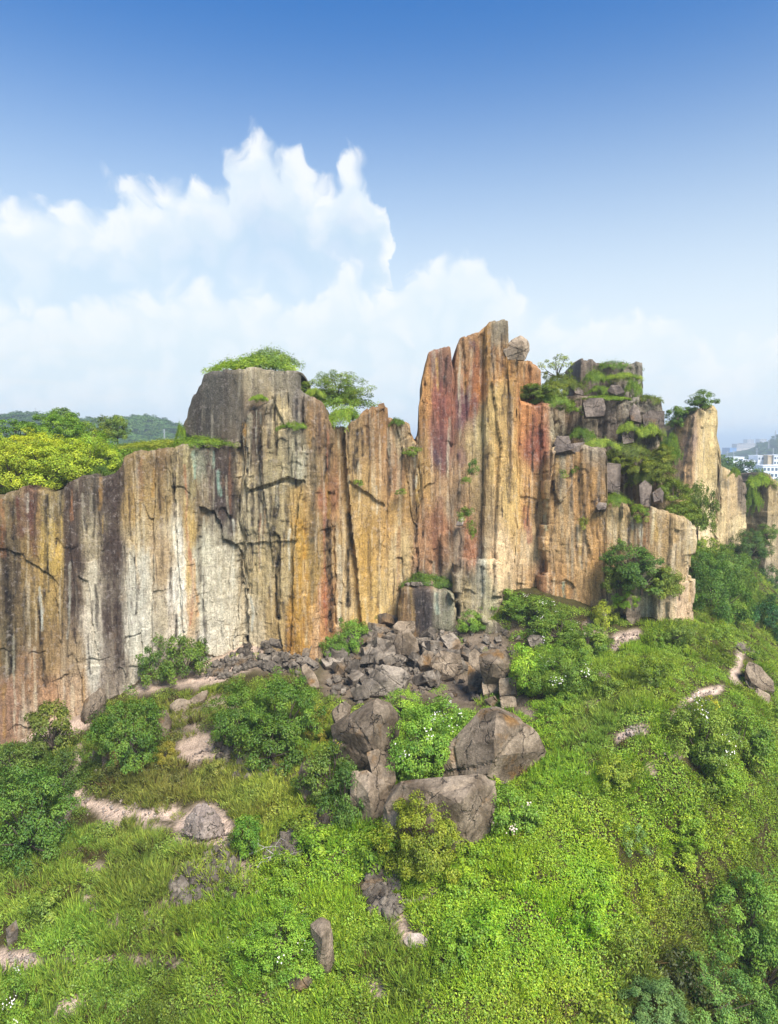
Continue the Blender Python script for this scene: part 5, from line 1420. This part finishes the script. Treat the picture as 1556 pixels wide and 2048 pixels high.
for a in [
    (507,740,170,36,70.6,G0,'thick green turf capping the round-topped tower','grass'), (542,728,104,34,71.2,G2,'darker mound at the summit of the round-topped tower','vine'),
    (400,890,124,20,65.0,G2,'band of creeper on the narrow shelf under the dark tower','vine'), (362,876,24,34,67.4,G2,'strip of creeper climbing left of the dark tower','vine'),
    (518,799,34,12,66.0,G0,'small turf patch at the shoulder of the split buttress','grass'), (584,856,66,16,64.8,G2,'creeper strip on the overhanging blocks of the split buttress','vine'),
    (668,812,150,34,70.6,G2,'green mound under the bushy tree on the saddle','vine'), (690,845,76,40,69.6,G0,'bright turf slope on the saddle above the middle wall','grass'),
    (628,790,40,16,68.4,G3,'grass at the left end of the saddle','grass'), (794,848,34,14,71.0,G4,'creeper tuft near the right end of the middle wall','vine'),
    (1080,796,90,26,72.0,G5,'dark thicket right of the pinnacle below the balanced boulder','vine'), (1122,776,80,30,74.6,G5,'thicket around the thin leafy tree','vine'), (1100,808,90,22,71.2,G2,'creeper edge above the red-stained wall','vine'),
    (1230,737,96,16,78.6,G4,'dark creeper over the topmost tier','vine'), (1190,762,50,24,77.0,G2,'creeper at the left side of the topmost tier','vine'), (1245,757,70,14,77.0,G3,'grass strip below the crest of the topmost tier','grass'),
    (1200,784,50,14,76.4,G2,'bright creeper left of the rounded dark block','vine'), (1266,784,40,26,75.8,G2,'creeper right of the rounded dark block','vine'), (1215,800,130,10,74.4,G2,'long bright creeper band across the middle tier','vine'),
    (1298,804,60,16,74.4,G5,'creeper mound at the right end of the middle tier','vine'), (1256,862,40,22,72.0,G3,'grass tuft on the small grey block','grass'),
    (1300,868,52,26,72.2,G3,'grass tuft under the cracked brown block','grass'), (1164,876,60,22,71.4,G4,'creeper at the back of the pale ledge','vine'), (1200,894,74,20,70.2,G3,'grassy crest hanging over the big wall','grass'),
    (1258,908,90,26,71.4,G5,'creeper mass below the grassy crest','vine'), (1308,940,80,30,71.6,G5,'large creeper mass on the slanting rim','vine'), (1336,915,50,44,73.0,G4,'creeper mass against the gap to the tall pillar','vine'),
    (1292,962,70,30,71.0,G5,'creeper mass above the pale pointed slab','vine'), (1346,985,60,36,71.0,G5,'creeper mass at the outer side of the slanting rim','vine'), (1232,1006,54,22,68.2,G2,'creeper patch in the dark recess','vine'),
    (1355,1026,60,26,68.8,G5,'creeper hanging over the corner of the right wall','vine'), (855,1168,108,26,70.4,G4,'green carpet on the black-stained ledge','vine'), (945,1128,44,10,69.8,G2,'small green patch on the stepped ledge','vine'),
    (330,893,150,18,67.5,(128,150,44),'pale grass along the rim of the left wall','grass'), (225,935,100,30,65.0,G2,'grass slope at the notch of the left wall','grass'), (190,948,90,24,63.4,G4,'dark grass at the lip of the notch','grass'),
    (1520,968,60,26,107.5,G0,'grassy crest on the peaked rock wall','grass'), (1470,948,22,14,100.5,G2,'tuft on the striped rock wall','vine'), (1505,1010,36,40,106,G2,'creeper on the side of the peaked rock wall','vine'),
    (1440,1180,120,60,79,(80,118,40),'creeper slope under the gully trees','vine'), (1492,1230,80,90,82,(96,130,48),'grass slope behind the crest of the mound','grass'), (1345,890,24,26,92.5,G2,'creeper in the cleft left of the tall pillar','vine')]:
    x, y, w, h, d, rgb, lab, kd = a
    mat_(x, y, w, h, d - .1, rgb, lab, kd, 'creeper' if kd == 'vine' else 'ledge_grass', 'creeper' if kd == 'vine' else 'grass', LM, dy=.45 if w > 60 else .7)

# ------------------------------------------------------------------ ground cover, scattered as stuff
def proto_clump(name, seed, n, r, leaf, wid, hgt, grass=False):
    rng = np.random.default_rng(seed)
    a = rng.uniform(0, 2 * math.pi, n); q = np.sqrt(rng.uniform(0, 1, n)) * r
    if grass:
        base = np.stack([np.cos(a) * q, np.sin(a) * q, np.zeros(n)], 1)
        lean = np.stack([np.cos(a), np.sin(a), np.zeros(n)], 1) * rng.uniform(.1, .8, (n, 1)) + rng.normal(size=(n, 3)) * .25
        tip = base + (lean * hgt * .7 + np.array([0, 0, 1]) * hgt * rng.uniform(.5, 1.1, (n, 1)))
        mid = base * .5 + tip * .5 + np.array([0, 0, hgt * .12])
        b = np.cross(tip - base, rng.normal(size=(n, 3))); b /= np.linalg.norm(b, axis=1, keepdims=True) + 1e-9
        v = np.stack([base, mid + b * wid * .5, tip, mid - b * wid * .5], 1).reshape(-1, 3)
        i = np.arange(n) * 4
        me = mesh_np(name, v, np.concatenate([np.stack([i, i + 1, i + 2], 1), np.stack([i, i + 2, i + 3], 1)]))
    else:
        z = hgt * (1 - (q / r) ** 2) * rng.uniform(.35, 1.1, n) + .03
        pos = np.stack([np.cos(a) * q, np.sin(a) * q, z], 1)
        cval = rng.random(n)
        nrm = np.stack([np.cos(a) * .4, np.sin(a) * .4 - .2, np.full(n, 1.0)], 1) + rng.normal(size=(n, 3)) * .42
        me = leaves_mesh(name, pos, nrm, leaf, leaf * wid, rng, .6)
    me.attributes.new('clump', 'FLOAT', 'POINT').data.foreach_set('value', np.repeat(rng.random(n), 4).astype(np.float32))
    me.materials.append(M['leafi'])
    return bpy.data.objects.new(name, me)
def scatter(name, protos, pts, rot, scl, tint, idx, label, cat):
    col = bpy.data.collections.new(name + '_source')
    for p in protos: col.objects.link(p)
    me = bpy.data.meshes.new(name)
    me.vertices.add(len(pts)); me.vertices.foreach_set('co', np.asarray(pts, np.float32).ravel())
    for nm, tp, arr in (('rot', 'FLOAT_VECTOR', rot), ('scl', 'FLOAT_VECTOR', scl)):
        me.attributes.new(nm, tp, 'POINT').data.foreach_set('vector', np.asarray(arr, np.float32).ravel())
    q = np.ones((len(pts), 4), np.float32); q[:, :3] = tint
    me.attributes.new('tint', 'FLOAT_COLOR', 'POINT').data.foreach_set('color', q.ravel())
    me.attributes.new('idx', 'INT', 'POINT').data.foreach_set('value', np.asarray(idx, np.int32))
    o = new_obj(name, me)
    ng = bpy.data.node_groups.new(name, 'GeometryNodeTree')
    ng.interface.new_socket('Geometry', in_out='INPUT', socket_type='NodeSocketGeometry')
    ng.interface.new_socket('Geometry', in_out='OUTPUT', socket_type='NodeSocketGeometry')
    N, L = ng.nodes, ng.links
    gi, go = N.new('NodeGroupInput'), N.new('NodeGroupOutput')
    iop = N.new('GeometryNodeInstanceOnPoints')
    ci = N.new('GeometryNodeCollectionInfo')
    ci.inputs['Collection'].default_value = col
    ci.inputs['Separate Children'].default_value = True
    ci.inputs['Reset Children'].default_value = True
    def na(nm, tp):
        n = N.new('GeometryNodeInputNamedAttribute'); n.data_type = tp; n.inputs['Name'].default_value = nm
        return n.outputs['Attribute']
    er = N.new('FunctionNodeEulerToRotation')
    L.new(na('rot', 'FLOAT_VECTOR'), er.inputs[0])
    L.new(gi.outputs[0], iop.inputs['Points'])
    L.new(ci.outputs[0], iop.inputs['Instance'])
    iop.inputs['Pick Instance'].default_value = True
    L.new(na('idx', 'INT'), iop.inputs['Instance Index'])
    L.new(er.outputs[0], iop.inputs['Rotation'])
    L.new(na('scl', 'FLOAT_VECTOR'), iop.inputs['Scale'])
    L.new(iop.outputs[0], go.inputs[0])
    md = o.modifiers.new('scatter', 'NODES'); md.node_group = ng
    tag(o, label, cat, kind='stuff')
    return o
# leaf colours of the cover as they read over the slope: photo x, y, r, g, b, share of grass 0..1
COVER = np.array([
 (100,1800,92,126,52,.8),(300,1750,94,122,56,.85),(150,1900,96,134,50,.6),(60,1760,84,118,48,.6),(300,1900,92,128,50,.75),(450,1850,98,140,44,.55),(300,2000,90,126,46,.45),(100,2000,96,130,52,.7),(500,2020,96,134,44,.3),
 (450,1580,104,120,60,.9),(350,1570,100,112,62,.9),(250,1590,98,116,60,.8),(560,1590,110,134,60,.85),(600,1620,110,140,56,.6),(500,1620,108,128,60,.85),(420,1710,100,128,58,.7),(640,1740,124,178,38,.1),(580,1760,122,170,40,.2),
 (700,1720,126,182,36,.05),(720,1820,120,168,44,.25),(650,1850,110,150,44,.3),(760,1900,104,146,56,.7),(800,1960,110,150,60,.75),(700,2000,108,152,42,.2),(900,1750,122,172,36,.1),(900,1850,114,160,40,.25),(900,1980,112,158,38,.15),
 (1000,1700,118,168,36,.15),(1000,1850,122,176,28,.05),(1100,1800,126,182,22,.03),(1150,1720,124,178,26,.05),(1150,1850,128,184,22,.03),(1050,1950,118,170,28,.05),(1000,2020,112,152,36,.1),(1150,1980,112,146,40,.3),
 (1250,1750,118,164,28,.1),(1350,1700,120,164,26,.05),(1450,1650,110,150,30,.05),(1540,1620,96,132,32,.05),(1480,1750,84,112,30,.1),(1300,1850,92,120,32,.2),(1400,1830,74,94,34,.3),(1350,1950,72,84,40,.5),(1230,1900,104,132,44,.4),
 (1280,2000,80,98,40,.4),(1200,1450,112,146,76,.9),(1160,1470,112,148,72,.85),(1250,1410,104,140,60,.6),(1130,1520,112,160,50,.4),(1100,1440,118,168,40,.1),(1060,1450,120,164,44,.1),(1200,1560,116,158,48,.4),(1300,1530,118,162,40,.2),
 (1300,1350,96,130,36,.15),(1400,1300,92,128,36,.15),(1250,1320,100,134,40,.2),(1350,1400,96,134,34,.05),(1450,1400,92,128,36,.1),(1200,1360,104,140,46,.3),(1300,1260,96,134,36,.1),(1540,1440,84,118,34,.1),(1540,1530,88,124,32,.1),
 (1100,1300,88,126,40,.1),(1000,1400,100,140,50,.3),(850,1420,104,152,44,.2),(750,1300,100,120,52,.3),(560,1400,84,120,40,.2),(420,1380,104,134,50,.4),(420,1430,94,110,54,.5),(350,1480,92,106,54,.5),(480,1470,84,100,50,.5),(300,1390,96,120,48,.4),
 (100,1540,76,108,40,.2),(150,1560,80,112,40,.2),(60,1480,80,108,42,.2),(660,1620,104,150,40,.2),(1100,1600,116,166,36,.1),(1450,1540,96,134,34,.1),(1500,1330,96,130,40,.3),(1440,1250,92,124,44,.3)], float)
CV_LIN = lin(COVER[:, 2:5])
def cover_field(px, py):
    wx = px + 16 * fbm(px / 40, py / 40, 401, 3); wy = py + 14 * fbm(px / 40, py / 40, 411, 3)
    o = np.zeros((px.size, 3)); gr = np.zeros(px.size)
    for s in range(0, px.size, 20000):
        e = min(s + 20000, px.size)
        w = 1 / ((wx[s:e, None] - COVER[None, :, 0]) ** 2 + (wy[s:e, None] - COVER[None, :, 1]) ** 2 + 300) ** 1.6
        ws = w.sum(1, keepdims=True)
        o[s:e] = (w @ CV_LIN) / ws; gr[s:e] = (w @ COVER[:, 5]) / ws[:, 0]
    return o, gr
def weed_proto():
    me = CR['small'][1][0].copy(); me.materials.clear(); me.materials.append(M['leafi'])
    return bpy.data.objects.new('weed', me)
def cover():
    rng = np.random.default_rng(99)
    P = []
    # candidate points, thinner with distance, over the part of the slope that can be seen from about here
    for y0, y1, dens in ((20, 34, 10.0), (34, 46, 8.0), (46, 60, 6.0), (60, 78, 4.0), (78, 118, 1.6)):
        x0, x1 = -0.80 * y1 - 4, 0.80 * y1 + 6
        n = int((x1 - x0) * (y1 - y0) * dens)
        P.append(np.stack([rng.uniform(x0, x1, n), rng.uniform(y0, y1, n)], 1))
    P = np.concatenate(P)
    X, Y = P[:, 0], P[:, 1]
    Z = ground_z(X, Y)
    px, py = proj(X, Y, Z)
    keep = (px > -420) & (px < 1980) & (py < 2260) & (X > -100) & (X < 130)
    cl = np.interp(px, [-500, -160, 0, 150, 300, 400, 520, 655, 750, 850, 1000, 1130, 1200, 1310, 1395, 1400, 1700], [1640, 1530, 1495, 1440, 1365, 1345, 1290, 1325, 1262, 1240, 1185, 1215, 1240, 1252, 1240, 1090, 1090])
    keep &= (py > cl - 4)
    X, Y, Z, px, py = X[keep], Y[keep], Z[keep], px[keep], py[keep]
    b = bare_mask(px, py, 1.3, 6.0)
    thin = 0.30 * sstep(fbm(X * .33, Y * .33, 421, 3), .18, .5)
    keep = rng.random(len(X)) > np.clip(b * 1.15 + thin, 0, .985)
    X, Y, Z, px, py = X[keep], Y[keep], Z[keep], px[keep], py[keep]
    tint, gr = cover_field(px, py)
    gr = np.clip(gr + .35 * fbm(X * .45, Y * .45, 431, 3), 0, 1)
    isg = rng.random(len(X)) < gr
    n = len(X)
    v = (1 + .38 * fbm(X * .22, Y * .22, 441, 3) + .30 * fbm(X * .9, Y * .9, 447, 2) + .10 * rng.normal(size=n)).clip(.4, 1.6)
    tint = tint * v[:, None] * 1.38 * np.array([1.14, 1.0, .60])
    tint = tint / (1 + .55 * np.clip(tint[:, 1] - .34, 0, 1) / .30)[:, None]
    tint[isg] *= 1.3
    tint[:, 0] *= 1 + .18 * fbm(X * .3, Y * .3, 451, 3)
    sc = rng.uniform(.65, 1.35, n) * (1 + .25 * fbm(X * .35, Y * .35, 461, 3))
    e = .4
    gx = (ground_base(X + e, Y) - ground_base(X - e, Y)) / (2 * e); gy = (ground_base(X, Y + e) - ground_base(X, Y - e)) / (2 * e)
    rot = np.stack([np.arctan(gy) * .8, -np.arctan(gx) * .8, rng.uniform(-.9, .9, n)], 1)
    pts = np.stack([X, Y, Z - .02], 1)
    idx = rng.integers(0, 4, n)
    tall = rng.random(n) < .014
    idx[tall & ~isg] = 4
    sc[tall & ~isg] *= .55 * rng.uniform(.7, 1.6, (tall & ~isg).sum())
    dead = rng.random(n) < .035 + .05 * sstep(fbm(X * .5, Y * .5, 471, 3), .2, .5)
    dead &= ~tall
    tint[dead] = lin([128, 112, 62]) * .6 * rng.uniform(.6, 1.2, (dead.sum(), 1))
    for nm, sel, protos, lab, cat, hs in (
        ('ground_cover', ~isg, [proto_clump('vine_clump', 700 + i, 116, .46, .088, .72, .22) for i in range(3)] + [proto_clump('vine_clump', 710, 100, .55, .082, .6, .34), weed_proto()], 'bright green creeping vines and low leafy plants over the slope', 'ground cover', 1.15),
        ('grass', isg, [proto_clump('grass_tuft', 720 + i, 80, .38, 0, .022, .46, True) for i in range(3)] + [proto_clump('grass_tuft', 730, 80, .5, 0, .02, .36, True)], 'soft green grass growing in patches over the slope', 'grass', 1.0)):
        s = np.stack([sc[sel] * hs, sc[sel] * hs, sc[sel] * hs * rng.uniform(.7, 1.3, sel.sum())], 1)
        scatter(nm, protos, pts[sel], rot[sel], s, tint[sel], idx[sel], lab, cat)
        print(nm, int(sel.sum()))
cover()
# ------------------------------------------------------------------ plateau behind the left wall, valley floor, far hills
M['far_leaf'] = mat_leaf('far_leaf', 'INSTANCER', .15)
def mat_valley():
    m, g, out = mat_new('valley_floor')
    P = g.add('ShaderNodeNewGeometry').outputs['Position']
    n = g.noise(P, 0.004, 6.0, 0.65)
    vo = g.add('ShaderNodeTexVoronoi'); g.put(vo.inputs['Vector'], P); vo.inputs['Scale'].default_value = 0.02
    c = g.mix(g.smooth(n.outputs['Fac'], .42, .58), (0.05, 0.085, 0.03, 1), (0.20, 0.19, 0.18, 1))
    c = g.mix(0.35, c, vo.outputs['Color'], 'SOFT_LIGHT')
    principled(g, out, c, .95)
    return m
M['valley'] = mat_valley()
def heightfield(name, xs, ys, fz, mat, col=None, kind='structure'):
    X, Y = np.meshgrid(xs, ys)
    Z = fz(X, Y)
    me = mesh_np(name, np.stack([X, Y, Z], -1).reshape(-1, 3), grid_faces(*X.shape), True)
    if col is not None: set_col(me, np.repeat(np.asarray(col)[None], X.size, 0))
    o = new_obj(name, me, mat); tag(o, kind=kind)
    return o
VZ = -45.0
# one sheet out to the horizon, with a gap-free rise under the near slope
def zv(X, Y):
    r = np.hypot(X - 10, Y - 60)
    return VZ + 3.0 * fbm(X / 300, Y / 300, 501, 3) - 6 * sstep(r, 200, 80)
q = np.concatenate([-np.geomspace(12000, 60, 46), np.linspace(-50, 50, 9), np.geomspace(60, 12000, 46)])
qy = np.concatenate([-np.geomspace(900, 30, 12), np.linspace(0, 120, 10), np.geomspace(140, 14000, 50)])
heightfield('valley', q, qy, zv, M['valley'])
def plateau_z(X, Y):
    rim = np.interp(X, [-45, -33, -30, -27.5, -25, -23.5, -21.5, -14, 0], [17.0, 17.6, 18.0, 18.6, 19.0, 20.2, 21.2, 21.4, 22.0])
    back = sstep(Y, 62, 74)
    z = rim * (1 - back) + back * (21.0 + .5 * fbm(X * .08, Y * .08, 511, 3)) + .25 * fbm(X * .4, Y * .4, 513, 3)
    return z - 50 * sstep(Y, 104, 170) - 40 * sstep(X, -8, 6) - 30 * sstep(-X, 60, 110)
GSOIL = lin([98, 112, 50]) * .6
FX, FY = [-120, -45, -32, -26, -22, -18, -13, 0], [50, 58.0, 59.5, 61.5, 63.6, 65.0, 66.5, 69]
def plateau_front(X, Y):
    return plateau_z(X, Y)
def build_plateau():
    xs = np.linspace(-120, -13.5, 150); dd = np.concatenate([np.linspace(1.3, 20, 50), np.linspace(21, 130, 60)])
    X, D = np.meshgrid(xs, dd)
    Y = np.interp(X, FX, FY) + D
    Z = plateau_z(X, Y)
    me = mesh_np('plateau', np.stack([X, Y, Z], -1).reshape(-1, 3), grid_faces(*X.shape), True)
    set_col(me, np.repeat(GSOIL[None], X.size, 0))
    tag(new_obj('plateau', me, M['soil']), kind='structure')
build_plateau()
def hill_fn(ridge, Yc, front, seed, base=VZ - 2):
    rx = [at(x, y, Yc).x for x, y in ridge]; rz = [at(x, y, Yc).z for x, y in ridge]
    def f(X, Y):
        crest = np.interp(X, rx, rz) - 5.0
        t = np.where(Y < Yc, sstep(Y, front, Yc) ** .85, sstep(Y, Yc + (Yc - front) * 1.1, Yc))
        t = t * np.interp(X, [min(rx) - 160, min(rx), max(rx), max(rx) + 160], [.2, 1, 1, .2])
        return base + (crest - base) * t + (10 * fbm(X / 90, Y / 90, seed, 4)) * t * np.where(np.abs(Y - Yc) < 30, .3, 1)
    return f, (min(rx) - 160, max(rx) + 160)
HILLSOIL = lin([70, 92, 44]) * .6
far_pts = []
def hill(name, ridge, Yc, front, seed, n, tree, tint, label):
    f, (x0, x1) = hill_fn(ridge, Yc, front, seed)
    heightfield(name, np.linspace(x0, x1, 90), np.linspace(front, Yc + (Yc - front) * .8, 50), f, M['soil'], HILLSOIL)
    rng = np.random.default_rng(seed)
    X = rng.uniform(x0 + 60, x1 - 60, n); Y = rng.uniform(front + (Yc - front) * .15, Yc + 12, n)
    Z = f(X, Y)
    px, py = proj(X, Y, Z)
    k = (px > -260) & (px < 1830)
    X, Y, Z = X[k], Y[k], Z[k]
    s = rng.uniform(.55, 1.25, len(X)) * tree
    far_pts.append((X, Y, Z - s * .15, s, lin(tint)[None] * (.8 + .35 * fbm(X / 40, Y / 40, seed + 3, 3)[:, None]) * 1.2 * rng.uniform(.7, 1.25, (len(X), 1))))
    return f
fL = hill('hill', [(-300, 860), (-120, 850), (0, 838), (30, 836), (60, 846), (90, 832), (130, 830), (165, 842), (200, 845), (225, 838), (260, 842), (292, 831), (320, 838), (350, 846), (400, 852), (520, 880), (700, 890)], 620, 240, 521, 3600, 6.5, (84, 124, 56), 'far hills')
fR = hill('hill', [(1300, 945), (1400, 935), (1440, 928), (1490, 912), (1520, 893), (1556, 876), (1640, 862), (1760, 858), (1900, 870)], 1150, 760, 541, 2200, 9.0, (72, 108, 56), 'far hill')
fM = hill('hill', [(1250, 960), (1380, 930), (1440, 915), (1450, 917), (1475, 925), (1500, 940), (1530, 950), (1556, 955), (1640, 970), (1800, 985)], 240, 150, 561, 700, 4.2, (80, 116, 46), 'near hillside')
protos = []
for i in range(3):
    me = CR['mid' if i == 0 else 'small'][i % 3][0].copy(); me.materials.clear(); me.materials.append(M['far_leaf'])
    protos.append(bpy.data.objects.new('far_crown', me))
fx = np.concatenate([a[0] for a in far_pts]); fy = np.concatenate([a[1] for a in far_pts]); fz = np.concatenate([a[2] for a in far_pts])
fs_ = np.concatenate([a[3] for a in far_pts]); ft = np.concatenate([a[4] for a in far_pts])
rng = np.random.default_rng(3)
scatter('forest', protos, np.stack([fx, fy, fz], 1), np.stack([fx * 0, fx * 0, rng.uniform(0, 6, len(fx))], 1), np.stack([fs_, fs_, fs_ * .85], 1), ft, rng.integers(0, 3, len(fx)), 'dense forest covering the distant hills', 'forest')
# plateau greenery
n = 2600
PX = rng.uniform(-48, -14, n); PY = rng.uniform(59, 100, n)
face = np.interp(PX, FX, FY)
k = PY > face + 1.3
PX, PY = PX[k], PY[k]; PZ = plateau_front(PX, PY)
tt = lin([118, 146, 44])[None] * (.85 + .35 * fbm(PX * .3, PY * .3, 571, 3)[:, None]) * .86
ss = rng.uniform(.7, 1.4, len(PX))
scatter('plateau_grass', [proto_clump('plateau_tuft', 740 + i, 46, .45, 0, .04, .5, True) for i in range(2)], np.stack([PX, PY, PZ - .03], 1), np.stack([PX * 0, PX * 0, rng.uniform(0, 6, len(PX))], 1), np.stack([ss, ss, ss], 1), tt, rng.integers(0, 2, len(PX)),
        'pale grass on the plateau above the left wall', 'grass')

# ------------------------------------------------------------------ far buildings and pylons
def box_mesh(name, x0, x1, y0, y1, z0, z1):
    v = [(x, y, z) for x in (x0, x1) for y in (y0, y1) for z in (z0, z1)]
    f = [(0, 1, 3, 2), (4, 6, 7, 5), (0, 4, 5, 1), (2, 3, 7, 6), (0, 2, 6, 4), (1, 5, 7, 3)]
    me = bpy.data.meshes.new(name); me.from_pydata(v, [], f); me.update()
    return me
M['white'] = mat_plain('white_render', (.74, .76, .78), .8, .06, .2)
M['tan'] = mat_plain('tan_render', (.52, .40, .24), .8, .08, .2)
M['flat'] = mat_plain('flat_render', (.50, .42, .36), .8, .1, .1)
M['blue'] = mat_plain('blue_roof', (.10, .24, .50), .6, .1, .1)
M['redroof'] = mat_plain('red_roof', (.40, .20, .16), .8, .1, .1)
M['glass'] = mat_plain('window_glass', (.06, .09, .12), .15, .1, .3, .5)
M['steel'] = mat_plain('pylon_steel', (.42, .44, .46), .5, .1, .5)
WIN = {}
def building(name, x0, x1, ytop, ybot, Y, mat, label, rows, cols, roof=None, group=None, deep=18, cat='building', zdown=None):
    """walls from photo columns x0..x1 and rows ytop..ybot at depth Y, with a roof slab, a parapet and built windows"""
    a, b = at(x0, ytop, Y), at(x1, ybot, Y)
    zb = zdown if zdown is not None else b.z
    W, H = b.x - a.x, a.z - zb
    e = empty(name, ((a.x + b.x) / 2, Y, zb))
    tag(e, label, cat, group)
    new_obj('wall', box_mesh('wall', -W / 2, W / 2, 0, deep, 0, H), M[mat], e)
    new_obj('roof', box_mesh('roof', -W / 2 - .4, W / 2 + .4, -.4, deep + .4, H, H + .6), M[roof or mat], e)
    Hv = a.z - b.z
    if rows:
        ww, wh = W / cols * .62, Hv / rows * .48
        wm = bpy.data.meshes.get('x') or box_mesh('window', -ww / 2, ww / 2, -.12, .1, -wh / 2, wh / 2)
        wm.materials.append(M['glass'])
        for r in range(rows):
            for c in range(cols):
                o = new_obj('window', wm, None, e)
                o.location = (-W / 2 + (c + .5) * W / cols, 0, H - (r + .55) * Hv / rows)
    return e
CITY = 'buildings beyond the hills'
building('building', 1467, 1488, 915, 924, 705, 'white', 'small white block at the left end of the white works', 1, 2, zdown=VZ)
building('building', 1484, 1535, 921, 938, 700, 'white', 'long white works with two rows of windows', 2, 12, zdown=VZ)
building('building', 1516, 1534, 912, 921, 698, 'white', 'white stair block on the roof of the long white works', 1, 3, zdown=VZ)
building('building', 1536, 1548, 912, 930, 690, 'tan', 'tan stair tower between the white works', 0, 0, zdown=VZ)
building('building', 1548, 1600, 911, 930, 688, 'white', 'white block right of the tan stair tower', 2, 9, zdown=VZ)
building('building', 1526, 1610, 932, 956, 640, 'white', 'nearest white works with large windows at the right edge', 2, 11, zdown=VZ)
building('building', 1455, 1468, 918, 925, 760, 'redroof', 'low red-roofed shed left of the white works', 0, 0, zdown=VZ)
building('building', 1474, 1487, 888, 897, 2000, 'flat', 'long tan flats far away, left block', 3, 6, zdown=VZ, deep=30)
building('building', 1487, 1512, 887, 896, 2050, 'flat', 'long tan flats far away, right block', 3, 9, zdown=VZ, deep=30)
building('building', 1495, 1508, 879, 887, 2600, 'flat', 'far tower block with a mast on its roof', 3, 4, zdown=VZ, deep=30)
building('building', 1520, 1533, 878, 886, 2500, 'flat', 'far tower block right of the one with a mast', 3, 4, zdown=VZ, deep=30)
m_ = new_obj('mast', tubes('mast', [(tuple(at(1501, 880, 2600)), tuple(at(1501, 873, 2600)), 1.2, .6)]), M['steel']); tag(m_, 'thin mast on top of the far tower block', 'mast')
building('building', 1460, 1473, 896, 899, 1700, 'blue', 'low blue-roofed shed in the far town', 0, 0, zdown=VZ, deep=40)
for i in range(34):
    x = rv.uniform(1438, 1560); Y = rv.uniform(1800, 4200)
    h = rv.uniform(8, 24); yb = float(proj(0.0, Y, VZ)[1]); w = rv.uniform(3, 9)
    t = yb - h * FPX / Y
    building('building', x, x + w, t, yb, Y, rv.choice(['white', 'flat', 'white', 'tan']), 'small pale building in the hazy far town', 0, 0, group='hazy buildings of the far town', deep=rv.uniform(15, 40))
def pylon(x, ytop, ybot, Y, label, width=None):
    top, bot = at(x, ytop, Y), at(x, ybot, Y)
    H = top.z - bot.z; w = H * .12 if width is None else width
    segs = []; r = max(Y / FPX * .30, .08)
    L = 7
    def c(k, s): 
        t = k / L; ww = w * (1 - t) ** 1.3 + w * .12
        return (s[0] * ww * .5, s[1] * ww * .5, H * t)
    cs = [(-1, -1), (1, -1), (1, 1), (-1, 1)]
    for k in range(L):
        for i in range(4):
            segs.append((c(k, cs[i]), c(k + 1, cs[i]), r * .6, r * .6))
            segs.append((c(k, cs[i]), c(k + 1, cs[(i + 1) % 4]), r * .35, r * .35))
    e = empty('pylon', tuple(bot)); tag(e, label, 'pylon', 'steel pylons in the distance')
    new_obj('lattice', tubes('lattice', segs, 4), M['steel'], e)
    for t, q_ in ((.72, 1.0), (.84, .8), (.95, .55)):
        a_ = w * q_ * 1.3
        new_obj('cross_arm', tubes('cross_arm', [((-a_, 0, H * t), (a_, 0, H * t), r * .5, r * .5), ((-a_, 0, H * t), (0, 0, H * (t + .04)), r * .3, r * .3), ((a_, 0, H * t), (0, 0, H * (t + .04)), r * .3, r * .3)], 4), M['steel'], e)
pylon(72, 815, 845, 600, 'tall thin pylon on the far hills at the left')
pylon(203, 826, 846, 610, 'pylon on the far hills behind the olive green trees')
pylon(329, 858, 884, 330, 'pale pylon in front of the far hills near the dark tower')
pylon(1550, 861, 880, 1120, 'pylon on the crest of the right-hand far hill')
pylon(1537, 880, 897, 1000, 'pylon on the slope of the right-hand far hill')
pylon(1513, 896, 918, 800, 'pylon behind the long white works')
pylon(1546, 896, 914, 780, 'pylon behind the tan stair tower')
pylon(1467, 900, 918, 800, 'pylon behind the left end of the white works')
pylon(1454, 903, 921, 820, 'leftmost pylon beside the tall pillar')
# ------------------------------------------------------------------ air
hz = box_mesh('haze', -12500, 12500, -1000, 14500, -60, 78)
mh, g, out = mat_new('haze')
pv = g.add('ShaderNodeVolumePrincipled')
pv.inputs['Color'].default_value = (0.76, 0.89, 1.0, 1)
pv.inputs['Density'].default_value = 0.00046
pv.inputs['Anisotropy'].default_value = 0.1
g.l.new(pv.outputs[0], out.inputs['Volume'])
o = new_obj('haze', hz, mh)
tag(o, 'pale haze that fades the far hills and the town', 'haze', kind='stuff')
